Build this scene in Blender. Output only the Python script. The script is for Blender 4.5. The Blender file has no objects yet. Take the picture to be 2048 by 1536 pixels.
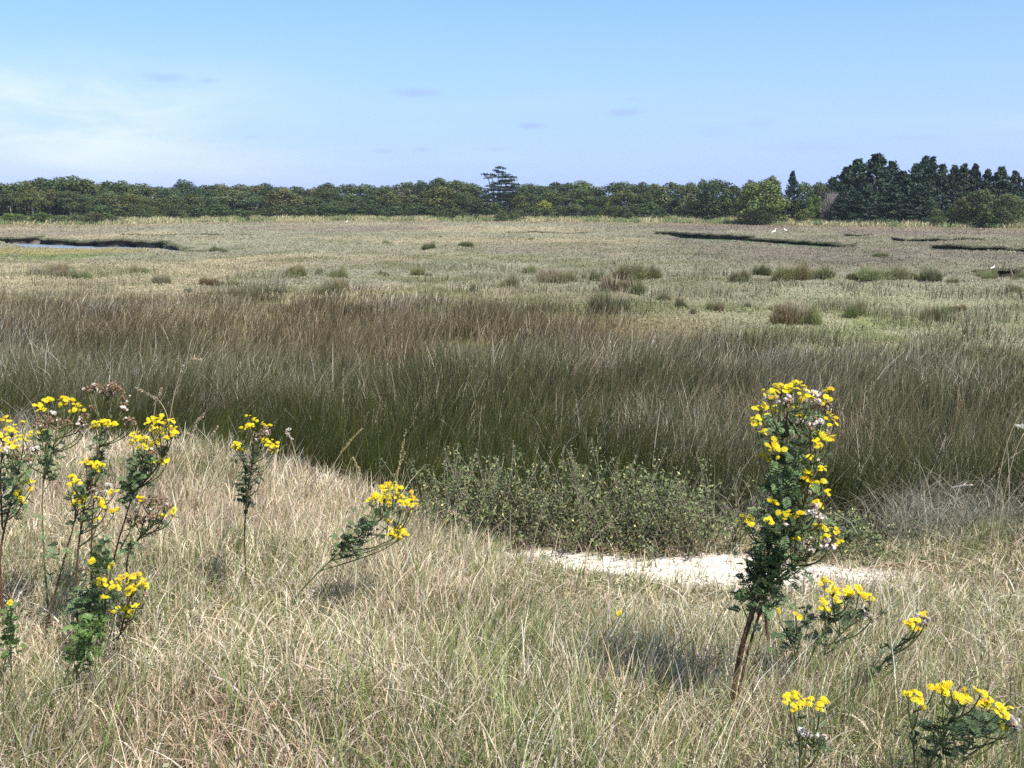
import bpy, math, random
import numpy as np

SEED = 11
rng = np.random.default_rng(SEED)
random.seed(SEED)
C = bpy.context.scene.collection
R = math.radians

# ------------------------------------------------------------------ camera
EYE = 3.2
PITCH = R(9.8)
F = 2054.0          # focal length in pixels of a 2048 wide picture
cp, sp = math.cos(PITCH), math.sin(PITCH)
cam_d = bpy.data.cameras.new("camera")
cam = bpy.data.objects.new("camera", cam_d)
C.objects.link(cam)
cam.location = (0, 0, EYE)
cam.rotation_euler = (R(90) - PITCH, 0, 0)
cam_d.sensor_width = 36
cam_d.lens = 36 * F / 2048
cam_d.clip_start = 0.05
cam_d.clip_end = 20000
bpy.context.scene.camera = cam


def at(u, v, d):
    """point seen at (u, v) of the 2048 x 1536 photograph, d metres ahead"""
    a, b = (u - 1024) / F, (768 - v) / F
    dx, dy, dz = a, cp + b * sp, -sp + b * cp
    k = d / dy
    return np.array([dx * k, d, EYE + dz * k])


# ------------------------------------------------------------------ noise
def vnoise(x, y, scale, seed=0):
    x = np.asarray(x, float) / scale + seed * 17.31
    y = np.asarray(y, float) / scale - seed * 9.77
    xi, yi = np.floor(x), np.floor(y)
    fx, fy = x - xi, y - yi
    fx, fy = fx * fx * (3 - 2 * fx), fy * fy * (3 - 2 * fy)

    def h(a, b):
        s = np.sin(a * 127.1 + b * 311.7 + seed * 74.7) * 43758.5453
        return s - np.floor(s)
    return (h(xi, yi) * (1 - fx) + h(xi + 1, yi) * fx) * (1 - fy) + (h(xi, yi + 1) * (1 - fx) + h(xi + 1, yi + 1) * fx) * fy


def fbm(x, y, scale, seed=0, octv=3):
    t, a, s = 0, 0.5, 0
    for k in range(octv):
        t = t + a * vnoise(x, y, scale / 2 ** k, seed + k * 5)
        s += a
        a *= 0.5
    return t / s


def sstep(a, b, x):
    t = np.clip((np.asarray(x, float) - a) / (b - a), 0, 1)
    return t * t * (3 - 2 * t)


# ------------------------------------------------------------------ terrain
EX = [-14, -8, -5, -2.9, -1.6, -0.75, 0.3, 1.2, 2.2, 3.2, 4.5, 9]
EY = [9.0, 8.6, 8.4, 7.9, 7.2, 6.4, 6.05, 5.9, 5.85, 5.9, 6.2, 6.6]


def edge(x):
    return np.interp(x, EX, EY)


FARU = [-700, 0, 250, 400, 700, 950, 1100, 1300, 1450, 1600, 1800, 2048, 2700]
FARD = [175, 178, 182, 210, 231, 225, 222, 204, 187, 176, 163, 152, 140]


def far_edge(x, y):
    """distance ahead of the dry grass strip before the wood, by bearing"""
    u = 1024 + np.asarray(x) / np.maximum(np.asarray(y, float), 1.0) * F
    return np.interp(u, FARU, FARD)


# bank lines of the creeks: (points, depth, floor width, near ramp, taper)
CREEKS = [
    ([(-95, 112), (-62, 107.5), (-53, 106), (-48.5, 104), (-42, 99), (-36, 96), (-30, 91), (-24.2, 82.5), (-21.0, 79.5)], 0.72, [(0, 1.2), (47, 1.2), (55, 4), (61, 7), (66, 6), (70, 3), (74, .7), (85, .4)], 3.4, 4.0),
    ([(17.5, 128), (20.4, 125), (24.5, 118), (27.7, 108.5), (29.6, 97), (29.6, 87)], 0.68, [(0, 2), (8, 4), (16, 6), (28, 4), (45, 1.5)], 3.0, 2.5),
    ([(34.0, 85), (36.3, 80), (39.5, 77), (46, 75.5)], 0.32, 1.0, 5.0, 1.5),
    ([(21.6, 49.6), (24, 49.3), (29, 49)], 0.20, 0.5, 3.0, 1.0),
    ([(-46, 119), (-36, 116.5), (-26, 115)], 0.16, 0.8, 4.0, 3.0),
    ([(37, 116), (40.5, 113)], 0.18, 0.8, 4.0, 1.5),
    ([(36, 101), (46, 97)], 0.15, 0.8, 4.0, 2.0),
    ([(-3, 128), (14, 129)], 0.10, 0.6, 4.0, 4.0),
]


def creek_field(x, y):
    """depth below the marsh and a 0..1 mask of bare mud"""
    dep = np.zeros_like(x)
    mud = np.zeros_like(x)
    for pts, D, W, RA, tp in CREEKS:
        P = np.array(pts, float)
        x0, x1 = P[:, 0].min() - 22, P[:, 0].max() + 22
        y0, y1 = P[:, 1].min() - 32, P[:, 1].max() + 6
        sel = np.where((x > x0) & (x < x1) & (y > y0) & (y < y1))
        if not len(sel[0]):
            continue
        X, Y = x[sel], y[sel]
        wob = (fbm(X, Y, 3.0, 31, 3) - 0.5) * 3.0 + (vnoise(X, Y, 0.8, 5) - 0.5) * 0.8
        best = np.full(X.shape, 1e9)
        sgn = np.zeros(X.shape)
        al = np.zeros(X.shape)
        L = 0.0
        lens = np.hypot(*(P[1:] - P[:-1]).T)
        tot = lens.sum()
        for i in range(len(P) - 1):
            d = P[i + 1] - P[i]
            l = lens[i]
            tx = ((X - P[i, 0]) * d[0] + (Y - P[i, 1]) * d[1]) / (l * l)
            t = np.clip(tx, 0, 1)
            qx, qy = X - P[i, 0] - d[0] * t, Y - P[i, 1] - d[1] * t
            dist = np.hypot(qx, qy)
            side = (d[1] * qx - d[0] * qy) / l
            m = dist < best
            best[m] = dist[m]
            sgn[m] = np.sign(side[m])
            al[m] = (L + t * l)[m]
            L += l
        s = best * sgn + wob
        end = sstep(0, tp, al) * sstep(0, tp * 1.6, tot - al)
        wf = np.interp(al, *zip(*W)) if isinstance(W, list) else W * (0.25 + 0.75 * sstep(0, tot * 0.55, tot - al))
        drop = sstep(0, 0.28, s)
        rise = 1 - np.clip((s - wf) / RA, 0, 1)
        pr = drop * np.where(s > wf, rise, 1.0) * D * end
        m = pr > dep[sel]
        dd = dep[sel]
        dd[m] = pr[m]
        dep[sel] = dd
        mm = mud[sel]
        wall = sstep(-0.22, -0.04, s) * (1 - sstep(wf * 0.9, wf * 1.15 + 0.5, s)) * end
        mm = np.maximum(mm, wall * sstep(0.0, 0.12, D * end))
        mud[sel] = mm
    return dep, mud


def marsh_z(x, y):
    r = np.hypot(x, y)
    a = sstep(12, 30, r)
    z = 0.05 + (fbm(x, y, 6.0, 3, 3) - 0.5) * (0.10 + 0.22 * a) + (fbm(x, y, 1.7, 8, 2) - 0.5) * (0.06 + 0.24 * a)
    fe = far_edge(x, y)
    z = z - 0.40 * (1 - sstep(-26, -17, x + 0.25 * (y - 80))) * sstep(50, 62, y) * (1 - sstep(84, 92, y))
    z = z - 0.28 * sstep(13, 18, x) * (1 - sstep(29, 33, x)) * sstep(72, 84, y) * (1 - sstep(108, 116, y))
    z = z + 0.55 * sstep(-6, 4, y - fe) + 0.9 * sstep(10, 45, y - fe)
    return z


def bank_z(x, y):
    zl = np.interp(y, [-30, 0, 3, 5.5, 8.5], [1.65, 1.62, 1.56, 1.42, 1.22])
    zr = np.interp(y, [-30, 0, 3, 5.5, 8.5], [1.65, 1.62, 1.56, 1.2, 1.0])
    b = sstep(-2.6, 0.0, x)
    return zl * (1 - b) + zr * b + (fbm(x, y, 1.1, 14, 2) - 0.5) * 0.12


def height(x, y, full=False):
    x = np.asarray(x, float)
    y = np.asarray(y, float)
    s = sstep(0, 3.0, y - edge(x) + (vnoise(x, y, 1.0, 2) - 0.5) * 0.5)
    dep, mud = creek_field(x, y)
    zm = marsh_z(x, y)
    z = bank_z(x, y) * (1 - s) + (zm * (1 - 0.8 * sstep(0.0, 0.2, dep)) - dep) * s
    return (z, s, dep, mud) if full else z


def h1(x, y):
    return float(height(np.array([x]), np.array([y]))[0])


def ground_at(u, v):
    d = np.concatenate([np.arange(1.5, 30, 0.02), np.geomspace(30, 400, 1500)])
    a, b = (u - 1024) / F, (768 - v) / F
    k = d / (cp + b * sp)
    X, Z = a * k, EYE + (-sp + b * cp) * k
    H = height(X, d)
    i = int(np.argmax(Z <= H)) if (Z <= H).any() else len(d) - 1
    return np.array([X[i], d[i], H[i]])


def sand_mask(x, y):
    w = (fbm(x, y, 0.6, 41, 3) - 0.5) * 0.5
    along = sstep(-0.40, 0.12, x + w) * (1 - sstep(1.3, 2.4, x + w * 2.2))
    ynear = np.interp(x, [-0.3, 0.1, 0.6, 1.1, 2.3, 3], [5.62, 5.48, 5.12, 4.86, 4.82, 5.0])
    yfar = np.interp(x, [-0.3, 0.1, 1.1, 2.3, 3], [5.85, 5.85, 5.62, 5.32, 5.15])
    return along * sstep(-0.12, 0.10, y - ynear + w * 0.8) * (1 - sstep(-0.05, 0.14, y - yfar + w * 0.6))


# colours (linear albedo)
def lerp(a, b, t):
    t = np.asarray(t)[..., None]
    return np.asarray(a) * (1 - t) + np.asarray(b) * t


def marsh_col(x, y):
    r = np.hypot(x, y)
    n1, n2, n3 = fbm(x, y * 0.6, 9, 51, 3), fbm(x, y, 3.2, 61, 3), fbm(x, y * 0.5, 16, 71, 3)
    grey_green = np.array([0.245, 0.232, 0.165])
    straw = np.array([0.315, 0.268, 0.180])
    mauve = np.array([0.205, 0.160, 0.135])
    olive = np.array([0.165, 0.165, 0.085])
    c = lerp(grey_green, straw, sstep(0.45, 0.7, n1))
    c = lerp(c, mauve, 0.55 * sstep(0.48, 0.66, n3) * sstep(45, 90, r))
    c = lerp(c, olive, 0.75 * sstep(0.5, 0.68, n2) * (1 - sstep(60, 130, r)))
    rt = sstep(6, 20, x) * sstep(46, 62, y)
    c = lerp(c, lerp(np.array([0.165, 0.135, 0.115]), np.array([0.185, 0.18, 0.125]), sstep(0.42, 0.6, n1)), 0.65 * rt)
    # belt next to the rushes: browner and more olive
    belt = (1 - sstep(26, 44, r)) * (1 - sstep(2, 9, x))
    c = lerp(c, lerp(np.array([0.21, 0.16, 0.075]), np.array([0.17, 0.175, 0.055]), sstep(0.4, 0.6, n2)), 0.75 * belt)
    # brighter yellow green meadow at the right
    mead = sstep(3, 9, x) * (1 - sstep(36, 43, r)) * sstep(17, 21, r)
    c = lerp(c, lerp(np.array([0.275, 0.265, 0.165]), np.array([0.19, 0.21, 0.095]), sstep(0.5, 0.68, n2)), 0.75 * mead)
    # rusty mauve belt at the foot of the dry grass
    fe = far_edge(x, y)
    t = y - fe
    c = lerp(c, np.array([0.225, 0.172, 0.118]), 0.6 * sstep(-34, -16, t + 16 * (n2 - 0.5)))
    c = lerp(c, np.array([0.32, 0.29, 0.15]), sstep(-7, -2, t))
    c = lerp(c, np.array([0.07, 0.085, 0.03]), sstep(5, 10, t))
    c = c * np.array([0.945, 0.965, 0.925]) * (0.78 + 0.44 * fbm(x, y * 0.7, 4.5, 81, 3))[..., None]
    # low green and yellow flat in front of the left creek
    gf = (1 - sstep(-32, -26, x)) * sstep(66, 72, y) * (1 - sstep(84, 90, y))
    c = lerp(c, lerp(np.array([0.11, 0.16, 0.05]), np.array([0.26, 0.22, 0.09]), sstep(76, 80, y + 4 * (n2 - .5))), 0.8 * gf)
    return c


# ------------------------------------------------------------------ materials
def new_mat(name):
    m = bpy.data.materials.new(name)
    m.use_nodes = True
    nt = m.node_tree
    for n in list(nt.nodes):
        if n.type != 'OUTPUT_MATERIAL':
            nt.nodes.remove(n)
    return m, nt, nt.nodes['Material Output']


def foliage_mat(name, trans=0.25, rough=0.6, spec=0.25, use_obj=False):
    m, nt, out = new_mat(name)
    N, L = nt.nodes, nt.links
    at_ = N.new('ShaderNodeAttribute')
    at_.attribute_name = 'Col'
    col = at_.outputs['Color']
    if use_obj:
        oi = N.new('ShaderNodeObjectInfo')
        mx = N.new('ShaderNodeMix')
        mx.data_type = 'RGBA'
        mx.blend_type = 'MULTIPLY'
        mx.inputs[0].default_value = 1
        L.new(col, mx.inputs[6])
        L.new(oi.outputs['Color'], mx.inputs[7])
        col = mx.outputs[2]
    p = N.new('ShaderNodeBsdfPrincipled')
    p.inputs['Roughness'].default_value = rough
    p.inputs['Specular IOR Level'].default_value = spec
    L.new(col, p.inputs['Base Color'])
    t = N.new('ShaderNodeBsdfTranslucent')
    L.new(col, t.inputs['Color'])
    ms = N.new('ShaderNodeMixShader')
    ms.inputs[0].default_value = trans
    L.new(p.outputs[0], ms.inputs[1])
    L.new(t.outputs[0], ms.inputs[2])
    L.new(ms.outputs[0], out.inputs['Surface'])
    return m


def plain_mat(name, col, rough=0.8, noise=0.0, scale=20.0, spec=0.3):
    m, nt, out = new_mat(name)
    N, L = nt.nodes, nt.links
    p = N.new('ShaderNodeBsdfPrincipled')
    p.inputs['Base Color'].default_value = (*col, 1)
    p.inputs['Roughness'].default_value = rough
    p.inputs['Specular IOR Level'].default_value = spec
    if noise:
        tc = N.new('ShaderNodeTexCoord')
        nz = N.new('ShaderNodeTexNoise')
        nz.inputs['Scale'].default_value = scale
        nz.inputs['Detail'].default_value = 5
        L.new(tc.outputs['Object'], nz.inputs['Vector'])
        r = N.new('ShaderNodeValToRGB')
        r.color_ramp.elements[0].position = 0.3
        r.color_ramp.elements[1].position = 0.7
        r.color_ramp.elements[0].color = (*[c * (1 - noise) for c in col], 1)
        r.color_ramp.elements[1].color = (*[min(1, c * (1 + noise)) for c in col], 1)
        L.new(nz.outputs['Fac'], r.inputs['Fac'])
        L.new(r.outputs['Color'], p.inputs['Base Color'])
    L.new(p.outputs[0], out.inputs['Surface'])
    return m


def ground_mat():
    m, nt, out = new_mat('earth')
    N, L = nt.nodes, nt.links
    a = N.new('ShaderNodeAttribute')
    a.attribute_name = 'Col'
    tc = N.new('ShaderNodeTexCoord')
    n1 = N.new('ShaderNodeTexNoise')
    n1.inputs['Scale'].default_value = 9
    n1.inputs['Detail'].default_value = 8
    n1.inputs['Roughness'].default_value = 0.7
    L.new(tc.outputs['Object'], n1.inputs['Vector'])
    r = N.new('ShaderNodeMapRange')
    r.inputs['From Min'].default_value = 0.3
    r.inputs['From Max'].default_value = 0.7
    r.inputs['To Min'].default_value = 0.6
    r.inputs['To Max'].default_value = 1.35
    L.new(n1.outputs['Fac'], r.inputs['Value'])
    mx = N.new('ShaderNodeVectorMath')
    mx.operation = 'SCALE'
    L.new(a.outputs['Color'], mx.inputs[0])
    L.new(r.outputs['Result'], mx.inputs['Scale'])
    p = N.new('ShaderNodeBsdfPrincipled')
    p.inputs['Roughness'].default_value = 0.9
    p.inputs['Specular IOR Level'].default_value = 0.15
    L.new(mx.outputs[0], p.inputs['Base Color'])
    b = N.new('ShaderNodeBump')
    b.inputs['Strength'].default_value = 0.5
    b.inputs['Distance'].default_value = 0.03
    L.new(n1.outputs['Fac'], b.inputs['Height'])
    L.new(b.outputs[0], p.inputs['Normal'])
    L.new(p.outputs[0], out.inputs['Surface'])
    return m


def water_mat(name, col, rough, scale):
    m, nt, out = new_mat(name)
    N, L = nt.nodes, nt.links
    p = N.new('ShaderNodeBsdfPrincipled')
    p.inputs['Base Color'].default_value = (*col, 1)
    p.inputs['Roughness'].default_value = rough
    p.inputs['IOR'].default_value = 1.33
    tc = N.new('ShaderNodeTexCoord')
    nz = N.new('ShaderNodeTexNoise')
    nz.inputs['Scale'].default_value = scale
    nz.inputs['Detail'].default_value = 3
    L.new(tc.outputs['Object'], nz.inputs['Vector'])
    b = N.new('ShaderNodeBump')
    b.inputs['Strength'].default_value = 0.9
    b.inputs['Distance'].default_value = 0.06
    L.new(nz.outputs['Fac'], b.inputs['Height'])
    L.new(b.outputs[0], p.inputs['Normal'])
    L.new(p.outputs[0], out.inputs['Surface'])
    return m


M_GROUND = ground_mat()
M_GRASS = foliage_mat('dry_grass', 0.36, 0.55, 0.3)
M_RUSH = foliage_mat('rush', 0.15, 0.55, 0.15)
M_COVER = foliage_mat('marsh_leaf', 0.2, 0.7, 0.15)
M_LEAF = foliage_mat('leaf', 0.3, 0.5, 0.3)
M_TREE = foliage_mat('tree_leaf', 0.2, 0.6, 0.2, True)
M_SHRUB = foliage_mat('shrub_leaf', 0.25, 0.7, 0.15, True)
M_PETAL = foliage_mat('petal', 0.3, 0.6, 0.1)
M_BARK = plain_mat('bark', (0.13, 0.11, 0.085), 0.9, 0.35, 30)
M_PALE_BARK = plain_mat('pale_bark', (0.42, 0.39, 0.33), 0.9, 0.3, 30)
M_TWIG = plain_mat('twig', (0.16, 0.13, 0.10), 0.9, 0.35, 40)
M_GREYTWIG = plain_mat('grey_twig', (0.13, 0.12, 0.12), 0.9, 0.25, 40)
M_STEM = plain_mat('green_stem', (0.09, 0.10, 0.035), 0.6, 0.4, 60)
M_DARKSTEM = plain_mat('brown_stem', (0.075, 0.04, 0.022), 0.6, 0.5, 60)
M_STALK = plain_mat('straw_stem', (0.36, 0.30, 0.17), 0.7, 0.3, 60)
M_WHITE = plain_mat('white_feather', (0.82, 0.82, 0.80), 0.8)
M_BLACK = plain_mat('black_horn', (0.03, 0.03, 0.03), 0.5)
M_WATER = water_mat('water', (0.17, 0.21, 0.25), 0.3, 5.0)  # base colour lightened to paint in the pale sky reflection
M_WEEDWATER = plain_mat('weedy_water', (0.06, 0.105, 0.045), 0.75, 0.3, 0.6, 0.12)
M_WOOD = plain_mat('bleached_wood', (0.45, 0.40, 0.33), 0.8, 0.25, 60)


# ------------------------------------------------------------------ mesh building
class MB:
    """collects geometry; build() links ONE mesh object"""

    def __init__(self):
        self.v, self.c, self.q, self.t, self.n = [], [], [], [], 0

    def add(self, v, q=None, t=None, c=(0.5, 0.5, 0.5)):
        v = np.asarray(v, np.float32).reshape(-1, 3)
        c = np.asarray(c, np.float32)
        if c.ndim == 1:
            c = np.tile(c, (len(v), 1))
        self.v.append(v)
        self.c.append(c.reshape(-1, 3))
        if q is not None and len(q):
            self.q.append(np.asarray(q, np.int64).reshape(-1, 4) + self.n)
        if t is not None and len(t):
            self.t.append(np.asarray(t, np.int64).reshape(-1, 3) + self.n)
        self.n += len(v)

    def mesh(self, name, mat, smooth=False):
        v = np.concatenate(self.v)
        c = np.concatenate(self.c)
        q = np.concatenate(self.q) if self.q else np.zeros((0, 4), np.int64)
        t = np.concatenate(self.t) if self.t else np.zeros((0, 3), np.int64)
        me = bpy.data.meshes.new(name)
        me.vertices.add(len(v))
        me.vertices.foreach_set('co', v.astype(np.float32).ravel())
        nl = len(q) * 4 + len(t) * 3
        me.loops.add(nl)
        me.loops.foreach_set('vertex_index', np.concatenate([q.ravel(), t.ravel()]).astype(np.int32))
        me.polygons.add(len(q) + len(t))
        st = np.concatenate([np.arange(len(q)) * 4, len(q) * 4 + np.arange(len(t)) * 3]).astype(np.int32)
        me.polygons.foreach_set('loop_start', st)
        if smooth:
            me.polygons.foreach_set('use_smooth', np.ones(len(q) + len(t), bool))
        me.update(calc_edges=True)
        a = me.color_attributes.new('Col', 'FLOAT_COLOR', 'POINT')
        a.data.foreach_set('color', np.concatenate([c, np.ones((len(c), 1), np.float32)], 1).astype(np.float32).ravel())
        me.materials.append(mat)
        me.validate()
        return me

    def build(self, name, mat, parent=None, smooth=False):
        o = bpy.data.objects.new(name, self.mesh(name, mat, smooth))
        C.objects.link(o)
        if parent:
            o.parent = parent
        return o


def tag(o, label=None, cat=None, group=None, kind=None):
    if label:
        o['label'] = label
    if cat:
        o['category'] = cat
    if group:
        o['group'] = group
    if kind:
        o['kind'] = kind
    return o


def empty(name, loc, label, cat, group=None, rz=0.0):
    o = bpy.data.objects.new(name, None)
    o.empty_display_size = 0.2
    C.objects.link(o)
    o.location = tuple(float(k) for k in loc)
    o.rotation_euler = (0, 0, rz)
    return tag(o, label, cat, group)


def blades(mb, base, hgt, wid, lean, bend, c0, c1, segs=3, tilt=None):
    """strips of grass: base (N,3), lean (N,2) end offset, bend = droop 0..1"""
    N = len(base)
    if not N:
        return
    ang = rng.uniform(0, math.pi, N)
    side = np.stack([np.cos(ang), np.sin(ang), np.zeros(N)], 1)
    V = np.zeros((N, segs + 1, 2, 3), np.float32)
    Cc = np.zeros((N, segs + 1, 2, 3), np.float32)
    for k in range(segs + 1):
        t = k / segs
        ctr = base.copy()
        ctr[:, 0] += lean[:, 0] * t ** 1.6
        ctr[:, 1] += lean[:, 1] * t ** 1.6
        ctr[:, 2] += hgt * (t - bend * t ** 3)
        w = wid * (1 - 0.85 * t ** 1.5) * 0.5
        V[:, k, 0] = ctr - side * w[:, None]
        V[:, k, 1] = ctr + side * w[:, None]
        cc = c0 * (1 - t) + c1 * t
        Cc[:, k, 0] = cc
        Cc[:, k, 1] = cc
    i = np.arange(N)[:, None] * (segs + 1) * 2
    k = np.arange(segs)[None] * 2
    a = i + k
    q = np.stack([a, a + 1, a + 3, a + 2], -1).reshape(-1, 4)
    mb.add(V.reshape(-1, 3), q, None, Cc.reshape(-1, 3))


def quads(mb, ctr, nrm, sx, sy, col):
    """free leaf faces around ctr, facing nrm"""
    N = len(ctr)
    nrm = nrm / np.maximum(np.linalg.norm(nrm, axis=1, keepdims=True), 1e-6)
    r = rng.normal(size=(N, 3))
    a = np.cross(nrm, r)
    a /= np.maximum(np.linalg.norm(a, axis=1, keepdims=True), 1e-6)
    b = np.cross(nrm, a)
    sx = np.broadcast_to(sx, (N,))[:, None] * 0.5
    sy = np.broadcast_to(sy, (N,))[:, None] * 0.5
    V = np.stack([ctr - a * sx, ctr - b * sy * 0.7 + a * sx * .1, ctr + a * sx, ctr + b * sy], 1)
    q = np.arange(N * 4).reshape(-1, 4)
    mb.add(V.reshape(-1, 3), q, None, np.repeat(col, 4, 0))


def tube(mb, pts, r0, r1, sides=6, col=(0.2, 0.2, 0.2)):
    P = np.asarray(pts, float)
    n = len(P)
    rad = np.linspace(r0, r1, n)
    V = []
    for i in range(n):
        d = P[min(i + 1, n - 1)] - P[max(i - 1, 0)]
        d /= max(np.linalg.norm(d), 1e-9)
        h = np.array([1.0, 0, 0]) if abs(d[0]) < 0.8 else np.array([0, 1.0, 0])
        a = np.cross(d, h)
        a /= np.linalg.norm(a)
        b = np.cross(d, a)
        for k in range(sides):
            t = 2 * math.pi * k / sides
            V.append(P[i] + rad[i] * (math.cos(t) * a + math.sin(t) * b))
    q = []
    for i in range(n - 1):
        for k in range(sides):
            k2 = (k + 1) % sides
            q.append((i * sides + k, i * sides + k2, (i + 1) * sides + k2, (i + 1) * sides + k))
    V.append(P[-1])
    t = [((n - 1) * sides + k, (n - 1) * sides + (k + 1) % sides, n * sides) for k in range(sides)]
    mb.add(np.array(V), q, t, col)


def smooth_line(pts, n=12):
    P = np.asarray(pts, float)
    t = np.linspace(0, 1, len(P))
    s = np.linspace(0, 1, n)
    Q = np.stack([np.interp(s, t, P[:, k]) for k in range(3)], 1)
    for _ in range(2):
        Q[1:-1] = (Q[:-2] + 2 * Q[1:-1] + Q[2:]) / 4
    return Q


# ------------------------------------------------------------------ GROUND
th_f = np.linspace(-36, 36, 900)
th_c = np.linspace(36, 324, 74)[1:-1]
th = np.radians(np.concatenate([th_f, th_c]))
rr = np.concatenate([[0.4, 0.9, 1.4], np.geomspace(1.8, 44, 560), np.linspace(44.1, 56, 90), np.geomspace(56.3, 74, 60), np.linspace(74.1, 130, 520), np.geomspace(130.6, 300, 130), np.geomspace(320, 9000, 22)])
TH, RR = np.meshgrid(th, rr)
GX, GY = RR * np.sin(TH), RR * np.cos(TH)
GZ, GS, GD, GM = height(GX, GY, True)
GZ = GZ + np.where(GY > 0, 0, 0)
sandm = sand_mask(GX, GY)
nb = fbm(GX, GY, 0.5, 4, 3)
bank_c = lerp(np.array([0.26, 0.205, 0.135]), np.array([0.14, 0.115, 0.065]), nb)  # thatch earth, colour lowered to paint deeper shade into gaps between blades
bank_c = lerp(bank_c, np.array([0.68, 0.62, 0.54]) * (0.55 + 0.75 * fbm(GX, GY, 0.16, 19, 4))[..., None], sandm)
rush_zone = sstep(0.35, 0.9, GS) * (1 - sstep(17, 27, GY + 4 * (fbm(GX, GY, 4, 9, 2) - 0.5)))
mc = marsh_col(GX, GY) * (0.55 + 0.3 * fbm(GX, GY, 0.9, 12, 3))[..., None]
mud_c = lerp(np.array([0.035, 0.031, 0.024]), np.array([0.15, 0.125, 0.095]), sstep(0.50, 0.66, fbm(GX, GY, 1.6, 25, 3)))  # mud, its dark tone also paints in the shade of the overhanging bank
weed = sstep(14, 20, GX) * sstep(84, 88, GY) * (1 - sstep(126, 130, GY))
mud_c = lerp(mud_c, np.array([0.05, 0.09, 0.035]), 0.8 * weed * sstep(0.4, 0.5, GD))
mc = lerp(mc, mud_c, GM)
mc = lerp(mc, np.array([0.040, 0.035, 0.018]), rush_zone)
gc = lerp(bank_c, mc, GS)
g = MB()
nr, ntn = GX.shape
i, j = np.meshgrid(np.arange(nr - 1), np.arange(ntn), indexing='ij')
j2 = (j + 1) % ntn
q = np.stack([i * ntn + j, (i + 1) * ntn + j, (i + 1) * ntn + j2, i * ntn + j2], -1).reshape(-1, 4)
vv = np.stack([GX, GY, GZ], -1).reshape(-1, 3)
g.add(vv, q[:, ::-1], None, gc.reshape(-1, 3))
c0v = len(vv)
g.add([[0, 0, 1.62]], None, None, (0.25, 0.2, 0.12))
g.t.append(np.stack([np.full(ntn, c0v), (np.arange(ntn) + 1) % ntn, np.arange(ntn)], 1))
tag(g.build('ground', M_GROUND, smooth=True), kind='structure')

# creek water sheets (the marsh stands above them, only the creeks lie below)


def sheet(name, pts, z, mat):
    mb = MB()
    mb.add([(x, y, z) for x, y in pts], None, None)
    n = len(pts)
    mb.t.append(np.array([(0, k, k + 1) for k in range(1, n - 1)]))
    tag(mb.build(name, mat), kind='structure')


sheet('creek_water', [(-120, 78), (-40, 72), (-19, 74), (-19, 84), (-26, 94), (-40, 106), (-60, 114), (-120, 118)], -0.46, M_WATER)
sheet('creek_pool', [(10, 108), (20, 96), (31, 84), (34, 86), (32, 100), (28, 114), (20, 130), (10, 130)], -0.50, M_WEEDWATER)


# ------------------------------------------------------------------ FOREGROUND GRASS (stuff)
def scatter_bank(n, dmin=1.9, dmax=9.2, power=1.0, spread=0.62, pad=0.7):
    d = dmin + (dmax - dmin) * rng.random(n) ** power
    x = rng.uniform(-1, 1, n) * (spread * d + pad)
    return x, d


def keep_grass(x, y):
    w = (fbm(x, y, 0.8, 91, 2) - 0.5) * 0.7
    k = 1 - sstep(0.2, 1.1, y - edge(x) + w)
    k = k * (1 - (0.96 - 0.22 * sstep(0.9, 2.2, x)) * sstep(0.35, 0.85, sand_mask(x, y)))
    return rng.random(len(x)) < k


def short_near_sand(x, y):
    a = sstep(-0.5, 0.3, x) * (1 - sstep(2.3, 3.2, x)) * sstep(4.0, 4.6, y)
    b = sstep(4.9, 5.6, y) * sstep(-0.5, 1.5, x)
    return 1 - 0.62 * np.maximum(a, 0.5 * b)


STRAW = np.array([[0.68, 0.565, 0.385], [0.54, 0.435, 0.285], [0.75, 0.64, 0.47], [0.31, 0.235, 0.15], [0.80, 0.72, 0.57]])
GREEN = np.array([[0.17, 0.23, 0.06], [0.23, 0.27, 0.09], [0.28, 0.30, 0.14], [0.13, 0.165, 0.06]])


def pick(pal, n, w=None):
    c = pal[rng.choice(len(pal), n, p=w)]
    return c * rng.uniform(0.75, 1.2, (n, 1)) * rng.uniform(0.95, 1.05, (n, 3))


grass = MB()
wind = np.array([0.12, -0.04])
# 1 upright straw and green blades, in tufts
xt, yt = scatter_bank(16500, power=1.2)
k = keep_grass(xt, yt)
xt, yt = xt[k], yt[k]
NTU = len(xt)
gn = fbm(xt, yt, 1.0, 101, 3)
gp = 0.36 + 0.65 * sstep(0.44, 0.64, gn) + 0.34 * sstep(-0.8, 0.6, xt) * sstep(2.8, 4.3, yt) + 0.4 * np.exp(-((xt - 0.1) ** 2) / 0.5) * (1 - sstep(2.3, 3.1, yt)) - 0.25 * sstep(-0.3, -1.2, xt) + rng.normal(0, .12, NTU)
ht = (0.12 + 0.15 * fbm(xt, yt, 0.7, 7, 2) + rng.normal(0, .03, NTU)) * short_near_sand(xt, yt)
lt = rng.normal(0, 0.16, (NTU, 2)) + wind
tone = rng.uniform(0.72, 1.2, NTU) * (1 - 0.28 * sstep(0.55, 0.72, fbm(xt, yt, 0.8, 120, 2)))
i_ = np.repeat(np.arange(NTU), 12)
n = len(i_)
ox, oy = rng.normal(0, 1, n), rng.normal(0, 1, n)
x, y = xt[i_] + ox * 0.035, yt[i_] + oy * 0.035
isg = rng.random(n) < np.clip(gp, 0.05, 0.8)[i_] * 0.8
hs = np.maximum(ht[i_], .03) * rng.uniform(0.45, 1.35, n)
wd = rng.uniform(0.0024, 0.0050, n) * (0.75 + 0.12 * y)
ln = (lt[i_] + np.stack([ox, oy], 1) * 0.15 + rng.normal(0, 0.17, (n, 2))) * hs[:, None]
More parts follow.
